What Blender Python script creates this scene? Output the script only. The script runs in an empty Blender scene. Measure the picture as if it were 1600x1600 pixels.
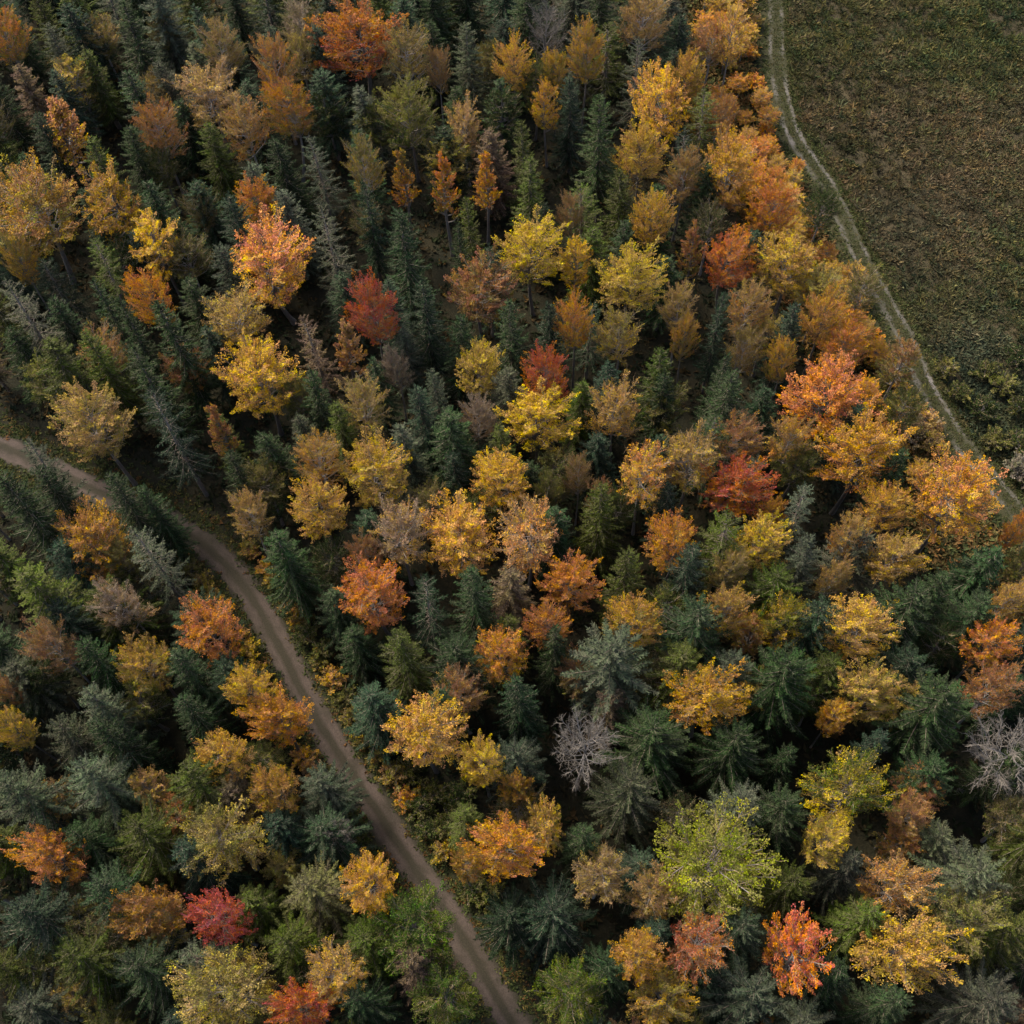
import bpy, math, random
import numpy as np
from mathutils import Matrix, Vector

scene = bpy.context.scene
COLL = scene.collection
R = math.radians

# ------------------------------------------------------------------ camera
cam_data = bpy.data.cameras.new('camera')
cam_data.sensor_width = 36.0
cam_data.lens = 36.0 * 1850.0 / 1600.0
cam_data.clip_start = 1.0
cam_data.clip_end = 3000.0
cam = bpy.data.objects.new('camera', cam_data)
COLL.objects.link(cam)
CAM_AXES = Matrix(((0.9986464, 0.0520128, 0.0000000), (-0.0461538, 0.8861528, -0.4610889), (-0.0239825, 0.4604648, 0.8873540)))
cam.matrix_world = Matrix.Translation((0.0, 0.0, 115.0)) @ CAM_AXES.to_4x4()
scene.camera = cam

# ------------------------------------------------------------------ sky and sun
SUN_ELEV, SUN_AZ = R(48.0), R(-38.0)      # azimuth measured from +Y (into the picture), clockwise positive
world = bpy.data.worlds.new('World')
scene.world = world
world.use_nodes = True
wn = world.node_tree.nodes
wn.clear()
wout = wn.new('ShaderNodeOutputWorld')
wbg = wn.new('ShaderNodeBackground')
wsky = wn.new('ShaderNodeTexSky')
wsky.sky_type = 'NISHITA'
wsky.sun_disc = False
wsky.sun_elevation = SUN_ELEV
wsky.sun_rotation = SUN_AZ
wsky.air_density = 1.0
wsky.dust_density = 4.0
wsky.ozone_density = 1.0
wbg.inputs['Strength'].default_value = 0.085
world.node_tree.links.new(wsky.outputs['Color'], wbg.inputs['Color'])
world.node_tree.links.new(wbg.outputs['Background'], wout.inputs['Surface'])

sun_data = bpy.data.lights.new('sun', 'SUN')
sun_data.energy = 1.5
sun_data.angle = R(14.0)
sun_data.color = (1.0, 0.93, 0.82)
sun = bpy.data.objects.new('sun', sun_data)
COLL.objects.link(sun)
sdir = Vector((math.sin(SUN_AZ) * math.cos(SUN_ELEV), math.cos(SUN_AZ) * math.cos(SUN_ELEV), math.sin(SUN_ELEV)))
sun.rotation_euler = (-sdir).to_track_quat('-Z', 'Y').to_euler()
sun.location = (0, 0, 150)

vs = scene.view_settings
vs.view_transform = 'Standard'
vs.look = 'None'
vs.exposure = 1.84
vs.gamma = 1.0
vs.use_curve_mapping = False
scene.cycles.max_bounces = 6
scene.cycles.diffuse_bounces = 3
scene.cycles.transmission_bounces = 3
scene.cycles.glossy_bounces = 2

# ------------------------------------------------------------------ materials
def new_mat(name):
    m = bpy.data.materials.new(name)
    m.use_nodes = True
    nt = m.node_tree
    nt.nodes.clear()
    out = nt.nodes.new('ShaderNodeOutputMaterial')
    return m, nt, nt.nodes, nt.links, out

def math_node(nt, op, a, b=None, clamp=False):
    n = nt.nodes.new('ShaderNodeMath')
    n.operation = op
    n.use_clamp = clamp
    for i, v in enumerate((a, b)):
        if v is None:
            continue
        if isinstance(v, (int, float)):
            n.inputs[i].default_value = v
        else:
            nt.links.new(v, n.inputs[i])
    return n.outputs[0]

def mix_col(nt, fac, a, b, blend='MIX'):
    n = nt.nodes.new('ShaderNodeMix')
    n.data_type = 'RGBA'
    n.blend_type = blend
    for sock, v in ((n.inputs[0], fac), (n.inputs[6], a), (n.inputs[7], b)):
        if isinstance(v, (int, float)):
            sock.default_value = v
        elif isinstance(v, tuple):
            sock.default_value = v + (1.0,) if len(v) == 3 else v
        else:
            nt.links.new(v, sock)
    return n.outputs[2]

def noise(nt, vec, scale, detail=4.0, rough=0.6):
    n = nt.nodes.new('ShaderNodeTexNoise')
    n.inputs['Scale'].default_value = scale
    n.inputs['Detail'].default_value = detail
    n.inputs['Roughness'].default_value = rough
    if vec is not None:
        nt.links.new(vec, n.inputs['Vector'])
    return n.outputs['Fac']

def ramp(nt, fac, stops):
    n = nt.nodes.new('ShaderNodeValToRGB')
    cr = n.color_ramp
    while len(cr.elements) < len(stops):
        cr.elements.new(0.5)
    for e, (p, c) in zip(cr.elements, stops):
        e.position = p
        e.color = c + (1.0,)
    nt.links.new(fac, n.inputs['Fac'])
    return n.outputs['Color']

def foliage_mat(name, translucency, rough, hue_var, val_var):
    """Leaf colour: object colour, mixed leaf by leaf towards the tree's second colour, with a spread of hue and value per leaf and per spray."""
    m, nt, N, L, out = new_mat(name)
    info = N.new('ShaderNodeObjectInfo')
    second = N.new('ShaderNodeAttribute')
    second.attribute_type = 'OBJECT'
    second.attribute_name = 'second_color'
    tone = N.new('ShaderNodeAttribute')
    tone.attribute_name = 'tone'
    sep = N.new('ShaderNodeSeparateColor')
    L.new(tone.outputs['Color'], sep.inputs[0])
    leaf, spray, pat = sep.outputs[0], sep.outputs[1], sep.outputs[2]
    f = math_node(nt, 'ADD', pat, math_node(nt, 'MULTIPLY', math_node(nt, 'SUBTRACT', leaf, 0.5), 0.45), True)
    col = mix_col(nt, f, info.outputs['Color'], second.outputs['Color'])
    hsv = N.new('ShaderNodeHueSaturation')
    L.new(col, hsv.inputs['Color'])
    hue = math_node(nt, 'ADD', 0.5, math_node(nt, 'MULTIPLY', math_node(nt, 'SUBTRACT', spray, 0.5), hue_var))
    L.new(hue, hsv.inputs['Hue'])
    val = math_node(nt, 'ADD', 1.0 - val_var * 0.5, math_node(nt, 'MULTIPLY', leaf, val_var))
    val = math_node(nt, 'MULTIPLY', val, math_node(nt, 'ADD', 0.85, math_node(nt, 'MULTIPLY', spray, 0.3)))
    L.new(val, hsv.inputs['Value'])
    sat = math_node(nt, 'ADD', 0.86, math_node(nt, 'MULTIPLY', spray, 0.26))
    L.new(sat, hsv.inputs['Saturation'])
    pb = N.new('ShaderNodeBsdfPrincipled')
    pb.inputs['Roughness'].default_value = rough
    pb.inputs['Specular IOR Level'].default_value = 0.06
    L.new(hsv.outputs['Color'], pb.inputs['Base Color'])
    tr = N.new('ShaderNodeBsdfTranslucent')
    L.new(hsv.outputs['Color'], tr.inputs['Color'])
    mx = N.new('ShaderNodeMixShader')
    mx.inputs[0].default_value = translucency
    L.new(pb.outputs[0], mx.inputs[1])
    L.new(tr.outputs[0], mx.inputs[2])
    L.new(mx.outputs[0], out.inputs['Surface'])
    return m

def bark_mat(name):
    m, nt, N, L, out = new_mat(name)
    info = N.new('ShaderNodeObjectInfo')
    tc = N.new('ShaderNodeTexCoord')
    mp = N.new('ShaderNodeMapping')
    mp.inputs['Scale'].default_value = (6.0, 6.0, 1.6)
    L.new(tc.outputs['Object'], mp.inputs['Vector'])
    n1 = noise(nt, mp.outputs[0], 2.0, 6.0, 0.7)
    v = ramp(nt, n1, [(0.3, (0.45, 0.45, 0.45)), (0.7, (1.25, 1.22, 1.18))])
    col = mix_col(nt, 1.0, info.outputs['Color'], v, 'MULTIPLY')
    pb = N.new('ShaderNodeBsdfPrincipled')
    pb.inputs['Roughness'].default_value = 0.9
    L.new(col, pb.inputs['Base Color'])
    bp = N.new('ShaderNodeBump')
    bp.inputs['Strength'].default_value = 0.5
    bp.inputs['Distance'].default_value = 0.05
    L.new(n1, bp.inputs['Height'])
    L.new(bp.outputs[0], pb.inputs['Normal'])
    L.new(pb.outputs[0], out.inputs['Surface'])
    return m

def twig_mat(name, base):
    m, nt, N, L, out = new_mat(name)
    tone = N.new('ShaderNodeAttribute')
    tone.attribute_name = 'tone'
    sep = N.new('ShaderNodeSeparateColor')
    L.new(tone.outputs['Color'], sep.inputs[0])
    col = mix_col(nt, sep.outputs[0], tuple(c * 0.6 for c in base), tuple(c * 1.3 for c in base))
    pb = N.new('ShaderNodeBsdfPrincipled')
    pb.inputs['Roughness'].default_value = 0.9
    L.new(col, pb.inputs['Base Color'])
    L.new(pb.outputs[0], out.inputs['Surface'])
    return m

def vertex_col_mat(name, translucency=0.3):
    m, nt, N, L, out = new_mat(name)
    at = N.new('ShaderNodeAttribute')
    at.attribute_name = 'tone'
    pb = N.new('ShaderNodeBsdfPrincipled')
    pb.inputs['Roughness'].default_value = 0.85
    pb.inputs['Specular IOR Level'].default_value = 0.15
    L.new(at.outputs['Color'], pb.inputs['Base Color'])
    tr = N.new('ShaderNodeBsdfTranslucent')
    L.new(at.outputs['Color'], tr.inputs['Color'])
    mx = N.new('ShaderNodeMixShader')
    mx.inputs[0].default_value = translucency
    L.new(pb.outputs[0], mx.inputs[1])
    L.new(tr.outputs[0], mx.inputs[2])
    L.new(mx.outputs[0], out.inputs['Surface'])
    return m

def soil_mat(name, stops, scale, fine, bump=0.6):
    m, nt, N, L, out = new_mat(name)
    geo = N.new('ShaderNodeNewGeometry')
    big = noise(nt, geo.outputs['Position'], scale, 6.0, 0.65)
    small = noise(nt, geo.outputs['Position'], fine, 8.0, 0.75)
    f = math_node(nt, 'ADD', math_node(nt, 'MULTIPLY', big, 0.55), math_node(nt, 'MULTIPLY', small, 0.45))
    col = ramp(nt, f, stops)
    pb = N.new('ShaderNodeBsdfPrincipled')
    pb.inputs['Roughness'].default_value = 0.95
    pb.inputs['Specular IOR Level'].default_value = 0.1
    L.new(col, pb.inputs['Base Color'])
    bp = N.new('ShaderNodeBump')
    bp.inputs['Strength'].default_value = bump
    bp.inputs['Distance'].default_value = 0.2
    L.new(small, bp.inputs['Height'])
    L.new(bp.outputs[0], pb.inputs['Normal'])
    L.new(pb.outputs[0], out.inputs['Surface'])
    return m

def track_mat(name, rut, edge, mid, ruts, half, wob, rut_w, patch, keep):
    """Two wheel ruts of bare soil along the strip (UV x runs across it in metres, y along it), with a greener middle and ragged edges."""
    m, nt, N, L, out = new_mat(name)
    uv = N.new('ShaderNodeUVMap')
    uv.uv_map = 'UVMap'
    sep = N.new('ShaderNodeSeparateXYZ')
    L.new(uv.outputs[0], sep.inputs[0])
    geo = N.new('ShaderNodeNewGeometry')
    pos = geo.outputs['Position']
    n_w = noise(nt, pos, 0.45, 5.0, 0.6)
    n_m = noise(nt, pos, 1.7, 6.0, 0.7)
    n_f = noise(nt, pos, 9.0, 6.0, 0.75)
    x = math_node(nt, 'ADD', sep.outputs[0], math_node(nt, 'MULTIPLY', math_node(nt, 'SUBTRACT', n_w, 0.5), wob))
    ax = math_node(nt, 'ABSOLUTE', x)
    d = math_node(nt, 'ABSOLUTE', math_node(nt, 'SUBTRACT', ax, ruts))
    r = math_node(nt, 'SUBTRACT', 1.0, math_node(nt, 'DIVIDE', d, rut_w), True)
    r = math_node(nt, 'MULTIPLY', r, 1.7, True)
    worn = math_node(nt, 'ADD', math_node(nt, 'MULTIPLY', math_node(nt, 'SUBTRACT', noise(nt, pos, patch, 5.0, 0.65), 0.5), 3.2), keep, True)
    r = math_node(nt, 'MULTIPLY', r, worn)
    r = math_node(nt, 'ADD', r, math_node(nt, 'MULTIPLY', math_node(nt, 'SUBTRACT', n_m, 0.5), 0.5), True)
    e = math_node(nt, 'SUBTRACT', ax, half)
    e = math_node(nt, 'ADD', math_node(nt, 'MULTIPLY', e, 1.6), math_node(nt, 'MULTIPLY', math_node(nt, 'SUBTRACT', n_m, 0.5), 2.2), True)
    c = mix_col(nt, r, mid, rut)
    c = mix_col(nt, e, c, edge)
    v = ramp(nt, n_f, [(0.25, (0.55, 0.55, 0.55)), (0.75, (1.35, 1.33, 1.3))])
    c = mix_col(nt, 1.0, c, v, 'MULTIPLY')
    pb = N.new('ShaderNodeBsdfPrincipled')
    pb.inputs['Roughness'].default_value = 0.95
    pb.inputs['Specular IOR Level'].default_value = 0.1
    L.new(c, pb.inputs['Base Color'])
    bp = N.new('ShaderNodeBump')
    bp.inputs['Strength'].default_value = 0.5
    bp.inputs['Distance'].default_value = 0.1
    L.new(n_f, bp.inputs['Height'])
    L.new(bp.outputs[0], pb.inputs['Normal'])
    L.new(pb.outputs[0], out.inputs['Surface'])
    return m

M_LEAF = foliage_mat('autumn_leaves', 0.18, 0.7, 0.05, 0.8)
M_NEEDLE = foliage_mat('needles', 0.12, 0.75, 0.05, 0.8)
M_BARK = bark_mat('bark')
M_TWIG = twig_mat('twigs', (0.29, 0.205, 0.105))
M_TWIG_PALE = twig_mat('bare_twigs', (0.20, 0.17, 0.135))
M_TWIG_DARK = twig_mat('conifer_twigs', (0.15, 0.115, 0.085))
M_PLANT = vertex_col_mat('low_plants')
M_FLOOR = soil_mat('forest_floor', [(0.30, (0.010, 0.011, 0.007)), (0.48, (0.020, 0.019, 0.011)), (0.60, (0.034, 0.028, 0.015)), (0.75, (0.058, 0.044, 0.022))], 0.25, 3.0)
M_FIELD = soil_mat('field_soil', [(0.30, (0.022, 0.022, 0.012)), (0.50, (0.050, 0.040, 0.022)), (0.68, (0.085, 0.065, 0.034))], 0.12, 2.5)
M_TRACK = track_mat('track_soil', (0.082, 0.063, 0.052), (0.026, 0.026, 0.012), (0.040, 0.035, 0.024), 0.85, 1.5, 0.7, 0.62, 0.35, 0.75)
M_PATH = track_mat('path_gravel', (0.18, 0.162, 0.150), (0.042, 0.040, 0.019), (0.042, 0.041, 0.020), 0.80, 1.0, 1.4, 0.40, 0.13, 0.28)

PAL = {
    'gold': (0.54, 0.298, 0.040), 'yellow': (0.62, 0.410, 0.045), 'tan': (0.50, 0.325, 0.080), 'orange': (0.56, 0.220, 0.034),
    'rust': (0.37, 0.160, 0.055), 'red': (0.49, 0.098, 0.038), 'crimson': (0.38, 0.070, 0.055), 'olive': (0.20, 0.175, 0.042),
    'lime': (0.135, 0.140, 0.017), 'fresh': (0.054, 0.096, 0.014), 'ochre': (0.35, 0.175, 0.038), 'moss': (0.24, 0.205, 0.026), 'green': (0.038, 0.056, 0.015), 'brown': (0.38, 0.225, 0.080), 'salmon': (0.57, 0.235, 0.070),
    'pale': (0.32, 0.265, 0.19), 'bare': (0.24, 0.21, 0.20),
    'kgreen': (0.027, 0.042, 0.018), 'kblue': (0.027, 0.042, 0.024), 'kgrey': (0.054, 0.063, 0.039), 'kolive': (0.052, 0.063, 0.015),
    'kbrown': (0.095, 0.068, 0.040), 'kleaf': (0.036, 0.062, 0.013), 'kpale': (0.095, 0.095, 0.036),
}

# ------------------------------------------------------------------ mesh helpers
def build_mesh(name, chunks, mats, smooth_from=None):
    """chunks: list of (verts n*3, quads m*4, tone n*3, material index, smooth) joined into one mesh of quads."""
    vs_, qs_, ts_, ms_, ss_ = [], [], [], [], []
    off = 0
    for v, q, t, mi, sm in chunks:
        if len(v) == 0:
            continue
        vs_.append(v); qs_.append(q + off); ts_.append(t)
        ms_.append(np.full(len(q), mi, np.int32)); ss_.append(np.full(len(q), sm, bool))
        off += len(v)
    V = np.concatenate(vs_).astype(np.float32)
    Q = np.concatenate(qs_).astype(np.int32)
    T = np.concatenate(ts_).astype(np.float32)
    me = bpy.data.meshes.new(name)
    me.vertices.add(len(V))
    me.vertices.foreach_set('co', V.ravel())
    me.loops.add(Q.size)
    me.loops.foreach_set('vertex_index', Q.ravel())
    me.polygons.add(len(Q))
    me.polygons.foreach_set('loop_start', np.arange(len(Q), dtype=np.int32) * 4)
    for m in mats:
        me.materials.append(m)
    me.polygons.foreach_set('material_index', np.concatenate(ms_))
    me.polygons.foreach_set('use_smooth', np.concatenate(ss_))
    a = me.attributes.new('tone', 'FLOAT_COLOR', 'POINT')
    a.data.foreach_set('color', np.concatenate([T, np.ones((len(T), 1), np.float32)], 1).ravel())
    me.update()
    me.validate()
    return me

def unit(v):
    return v / np.maximum(np.linalg.norm(v, axis=-1, keepdims=True), 1e-9)

def tube(P, rad, k):
    """One tapered tube along the polyline P."""
    P = np.asarray(P, float); rad = np.asarray(rad, float)
    n = len(P)
    tan = unit(np.gradient(P, axis=0))
    ref = np.array([0.31, 0.95, 0.05]) if abs(tan[0][2]) > 0.5 else np.array([0.0, 0.0, 1.0])
    a = unit(np.cross(tan, ref)); b = np.cross(tan, a)
    ang = np.arange(k) * 2 * math.pi / k
    ring = a[:, None, :] * np.cos(ang)[None, :, None] + b[:, None, :] * np.sin(ang)[None, :, None]
    V = (P[:, None, :] + ring * rad[:, None, None]).reshape(-1, 3)
    i = np.arange(n - 1)[:, None] * k; j = np.arange(k)[None, :]; j2 = (j + 1) % k
    Q = np.stack([i + j, i + j2, i + k + j2, i + k + j], -1).reshape(-1, 4)
    return V, Q

def tubes(A, B, C, ra, rb, k=3):
    """Many three point tubes at once: start A, middle B, end C (n*3 each)."""
    n = len(A)
    P = np.stack([A, B, C], 1)
    d = unit(C - A)
    ref = np.where(np.abs(d[:, 2:3]) > 0.9, np.array([[1.0, 0.0, 0.0]]), np.array([[0.0, 0.0, 1.0]]))
    a = unit(np.cross(d, ref)); b = np.cross(d, a)
    ang = np.arange(k) * 2 * math.pi / k
    ring = a[:, None, :] * np.cos(ang)[None, :, None] + b[:, None, :] * np.sin(ang)[None, :, None]
    rad = np.stack([ra, (ra + rb) * 0.5, rb], 1)
    V = P[:, :, None, :] + ring[:, None] * rad[:, :, None, None]
    base = (np.arange(n) * 3 * k)[:, None, None]
    i = np.arange(2)[None, :, None] * k; j = np.arange(k)[None, None, :]; j2 = (j + 1) % k
    Q = np.stack([base + i + j, base + i + j2, base + i + k + j2, base + i + k + j], -1).reshape(-1, 4)
    return V.reshape(-1, 3), Q

def leaves(P, axis, normal, length, width):
    """Diamond leaves: centre P, long axis, face normal, sizes."""
    side = unit(np.cross(normal, axis))
    nrm = unit(np.cross(axis, side))
    l = length[:, None] * 0.5; w = width[:, None] * 0.5
    bend = nrm * l * 0.25
    V = np.stack([P - axis * l - bend, P + side * w, P + axis * l - bend, P - side * w], 1).reshape(-1, 3)
    Q = np.arange(len(P) * 4).reshape(-1, 4)
    return V, Q

def sprays(P0, d, side, length, w0, w1):
    """Tapered flat shoots: start P0, direction d, flat direction side."""
    a = side * (w0 * 0.5)[:, None]; b = side * (w1 * 0.5)[:, None]
    P1 = P0 + d * length[:, None]
    V = np.stack([P0 - a, P0 + a, P1 + b, P1 - b], 1).reshape(-1, 3)
    return V, np.arange(len(P0) * 4).reshape(-1, 4)

def rep(t, k):
    return np.repeat(t, k, axis=0)

def link(name, data, parent=None):
    o = bpy.data.objects.new(name, data)
    COLL.objects.link(o)
    if parent is not None:
        o.parent = parent
    return o

# ------------------------------------------------------------------ the setting
TRACK = [(-62.74, 74.07), (-57.94, 71.64), (-53.23, 69.26), (-47.75, 65.95), (-42.45, 63.29), (-38.35, 61.05), (-34.63, 58.48), (-31.13, 55.21), (-28.15, 51.29), (-25.34, 46.34), (-22.60, 41.01), (-19.72, 35.75), (-16.70, 31.07), (-13.91, 26.80), (-11.46, 22.92), (-9.07, 19.51), (-6.65, 15.85), (-4.42, 11.98), (-2.27, 8.13), (0.20, 3.48)]
PATH = [(41.42, 146.23), (40.61, 138.29), (39.46, 129.46), (38.72, 121.03), (39.16, 112.92), (40.66, 107.82), (42.28, 102.86), (43.98, 93.48), (45.61, 86.33), (47.08, 80.60), (47.91, 74.41), (49.09, 69.56), (50.67, 65.24), (52.56, 61.04), (54.64, 56.55), (56.89, 51.81)]


def smooth_line(P, step=0.8):
    P = np.array(P, float)
    out = []
    Q = np.vstack([2 * P[0] - P[1], P, 2 * P[-1] - P[-2]])
    for i in range(1, len(Q) - 2):
        p0, p1, p2, p3 = Q[i - 1:i + 3]
        n = max(2, int(np.linalg.norm(p2 - p1) / step))
        t = np.linspace(0, 1, n, endpoint=False)[:, None]
        out.append(0.5 * (2 * p1 + (p2 - p0) * t + (2 * p0 - 5 * p1 + 4 * p2 - p3) * t ** 2 + (3 * p1 - p0 - 3 * p2 + p3) * t ** 3))
    out.append(P[-1:])
    return np.vstack(out)

def extend(P, first, last):
    k1 = np.arange(first, 0, -8.0)[:, None]; k2 = np.arange(8.0, last + 1, 8.0)[:, None]
    return np.vstack([P[0] + unit(P[0] - P[1]) * k1, P, P[-1] + unit(P[-1] - P[-2]) * k2])

TL = smooth_line(extend(np.array(TRACK), 60, 40))
PL = smooth_line(extend(np.array(PATH), 80, 60))

def strip(name, line, half, zfun, mat):
    tan = unit(np.gradient(line, axis=0)); nrm = np.stack([tan[:, 1], -tan[:, 0]], 1)
    xs = np.linspace(-half, half, 17)
    along = np.concatenate([[0], np.cumsum(np.linalg.norm(np.diff(line, axis=0), axis=1))])
    n, k = len(line), len(xs)
    XY = line[:, None, :] + nrm[:, None, :] * xs[None, :, None]
    Z = np.broadcast_to(zfun(xs)[None, :, None], (n, k, 1))
    V = np.concatenate([XY, Z], -1).reshape(-1, 3)
    i = np.arange(n - 1)[:, None] * k; j = np.arange(k - 1)[None, :]
    Q = np.stack([i + j, i + k + j, i + k + j + 1, i + j + 1], -1).reshape(-1, 4)
    me = build_mesh(name, [(V, Q, np.zeros_like(V), 0, True)], [mat])
    uv = np.stack([np.broadcast_to(xs[None, :], (n, k)), np.broadcast_to(along[:, None], (n, k))], -1).reshape(-1, 2)
    lay = me.uv_layers.new(name='UVMap')
    idx = np.empty(len(me.loops), np.int32); me.loops.foreach_get('vertex_index', idx)
    lay.data.foreach_set('uv', uv[idx].astype(np.float32).ravel())
    o = link(name, me)
    o['kind'] = 'structure'
    return o

def sheet(name, pts, z, mat):
    me = bpy.data.meshes.new(name)
    me.from_pydata([(x, y, z) for x, y in pts], [], [list(range(len(pts)))])
    me.materials.append(mat)
    me.update()
    if me.polygons[0].normal.z < 0:
        me.flip_normals()
    o = link(name, me)
    o['kind'] = 'structure'
    return o

sheet('ground', [(-900, -900), (900, -900), (900, 1100), (-900, 1100)], 0.0, M_FLOOR)
fx = [tuple(p) for p in PL[::3]]
sheet('field', fx + [(600, PL[-1][1] - 200), (600, 500), (PL[0][0], 500)], 0.004, M_FIELD)
strip('track', TL, 2.6, lambda x: 0.05 + 0.05 * np.cos(x * 1.2) - 0.05 * np.exp(-((np.abs(x) - 0.85) / 0.35) ** 2), M_TRACK)
strip('field_path', PL, 2.6, lambda x: 0.05 + 0.05 * np.cos(x * 1.2) - 0.04 * np.exp(-((np.abs(x) - 0.85) / 0.3) ** 2), M_PATH)

def dist_to(line, P):
    d = np.full(len(P), 1e9); s = np.zeros(len(P))
    tan = unit(np.gradient(line, axis=0))
    for c in range(0, len(line), 2):
        v = P - line[c]
        q = np.hypot(v[:, 0], v[:, 1])
        side = tan[c, 0] * v[:, 1] - tan[c, 1] * v[:, 0]
        m = q < d
        d[m] = q[m]; s[m] = side[m]
    return d, s            # distance, signed side (positive on the left of the walking direction)

def smooth_noise(P, scale, seed):
    g = np.random.default_rng(seed)
    out = np.zeros(len(P))
    for o in range(3):
        k = g.normal(size=(6, 2)) * (2 ** o) / scale
        ph = g.uniform(0, 6.28, 6)
        out += np.sin(P @ k.T + ph).sum(1) / (1.7 ** o)
    return out / 4.5

def plant_patch(P, size, col, k, seed, spread=1.0, lean=0.55, ratio=(0.28, 0.55), var=(0.6, 1.4)):
    """Low plants: k leaf blades fanning from each point; one mesh chunk."""
    g = np.random.default_rng(seed)
    n = len(P)
    az = g.uniform(0, 6.283, (n, k)); up = g.uniform(0.25, 1.1, (n, k)) * lean + 0.15
    d = np.stack([np.cos(az), np.sin(az), up * 1.4], -1); d = unit(d)
    L = size[:, None] * g.uniform(0.55, 1.15, (n, k))
    base = np.concatenate([P, np.zeros((n, 1))], 1)[:, None, :] + np.concatenate([g.normal(0, 0.22, (n, k, 2)) * size[:, None, None] * spread, np.zeros((n, k, 1))], -1)
    c = (base + d * L[..., None] * 0.5).reshape(-1, 3)
    ax = d.reshape(-1, 3)
    nr = unit(g.normal(size=ax.shape) * 0.5 + np.array([0, 0, 1.0]))
    V, Q = leaves(c, ax, nr, L.ravel(), L.ravel() * g.uniform(ratio[0], ratio[1], n * k))
    V[:, 2] = np.maximum(V[:, 2], 0.012)
    T = np.repeat(col, k, axis=0) * g.uniform(var[0], var[1], (n * k, 1))
    return V, Q, rep(T, 4), 0, False

def stuff(name, chunks, label):
    o = link(name, build_mesh(name, chunks, [M_PLANT]))
    o['kind'] = 'stuff'
    o['label'] = label
    return o

g = np.random.default_rng(11)
def pick(cols, w, n):
    cols = np.array(cols)
    return cols[g.choice(len(cols), n, p=np.array(w) / sum(w))]

# field: low heath, brown towards the far side, yellow green and green nearer
n = 92000
P = np.stack([g.uniform(38, 102, n), g.uniform(40, 165, n)], 1)
d, s = dist_to(PL, P)
P = P[(s > 0) & (d > 2.0)]
n1 = smooth_noise(P, 11, 3); n2 = smooth_noise(P, 3.0, 4)
n3 = smooth_noise(P, 1.3, 6)
corner = np.clip((P[:, 0] - 70) / 22 + (P[:, 1] - 120) / 40, 0, 1)           # darker green towards the far corner
dry = np.exp(-((P[:, 1] - 112) / 26) ** 2) * np.clip(1.25 - (P[:, 0] - 45) / 42, 0, 1)
brown = pick([(0.105, 0.070, 0.036), (0.080, 0.058, 0.032), (0.055, 0.046, 0.026), (0.125, 0.080, 0.032), (0.050, 0.050, 0.022)], [3, 3, 2, 1.2, 2], len(P))
green = pick([(0.070, 0.078, 0.022), (0.040, 0.056, 0.020), (0.105, 0.094, 0.026), (0.028, 0.042, 0.018), (0.12, 0.098, 0.03)], [3, 3, 2, 2, 0.8], len(P))
dark_green = pick([(0.026, 0.038, 0.022), (0.034, 0.040, 0.022), (0.045, 0.042, 0.022)], [3, 2, 1], len(P))  # dark greens mixed in towards the far corner and the near end
mixf = np.clip(0.62 * dry + 0.02 + 0.55 * n1 + 0.32 * n2 + g.normal(0, 0.2, len(P)), 0, 1)[:, None]
col = green * (1 - mixf) + brown * mixf
near = np.clip((92 - P[:, 1]) / 30, 0, 0.75)
dm = np.clip(np.maximum(corner * 0.9, near) + 0.40 * n1 - 0.1, 0, 1)[:, None]
col = col * (1 - dm) + dark_green * dm
col = col * (1.3 + 0.40 * n3 + 0.45 * n2 + 0.25 * n1)[:, None]
size = g.uniform(0.22, 0.62, len(P)) * np.clip(1.1 + 0.5 * n2 + 0.4 * n3, 0.4, 2.2)
tus = g.choice(len(P), 9000, replace=False)
tcol = col[tus] * g.uniform(0.7, 1.45, (9000, 1))
stuff('field_heath', [plant_patch(P[tus], g.uniform(0.55, 1.05, 9000), tcol, 11, 8, 1.1, 0.8, (0.14, 0.3), (0.75, 1.25)), plant_patch(P, size, col, 7, 5, 1.5, 0.7, (0.16, 0.34), (0.8, 1.2))], 'low brown and olive heath covering the open field')

# forest floor, verges and forest edge
def scatter(n, box):
    return np.stack([g.uniform(box[0], box[1], n), g.uniform(box[2], box[3], n)], 1)
P = scatter(26000, (-85, 62, -5, 165))
dt, st = dist_to(TL, P); dp, sp = dist_to(PL, P)
P = P[(dt > 4.0) & ~((sp > 0) | (dp < 6))]
col = pick([(0.030, 0.038, 0.014), (0.050, 0.040, 0.018), (0.070, 0.045, 0.018), (0.022, 0.032, 0.014), (0.10, 0.06, 0.02)], [3, 3, 2, 3, 0.8], len(P))
chunks = [plant_patch(P, g.uniform(0.4, 1.0, len(P)), col, 5, 21)]
i = g.integers(0, len(TL), 12000)
tan = unit(np.gradient(TL, axis=0)); nr = np.stack([tan[:, 1], -tan[:, 0]], 1)
off = (1.25 + np.abs(g.normal(0, 1.6, 12000))) * g.choice([-1, 1], 12000)
P = TL[i] + tan[i] * g.uniform(-0.6, 0.6, (12000, 1)) + nr[i] * off[:, None] + g.normal(0, 0.3, (12000, 2))
dd_ = dist_to(TL, P)[0]
P = P[dd_ > 1.35 + 0.5 * smooth_noise(P, 1.2, 9)]
col = pick([(0.085, 0.090, 0.026), (0.060, 0.075, 0.022), (0.14, 0.105, 0.03), (0.15, 0.075, 0.026), (0.04, 0.055, 0.02)], [3, 3, 1.5, 1, 2], len(P))
chunks.append(plant_patch(P, g.uniform(0.14, 0.46, len(P)), col, 8, 22, 1.3))
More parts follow.
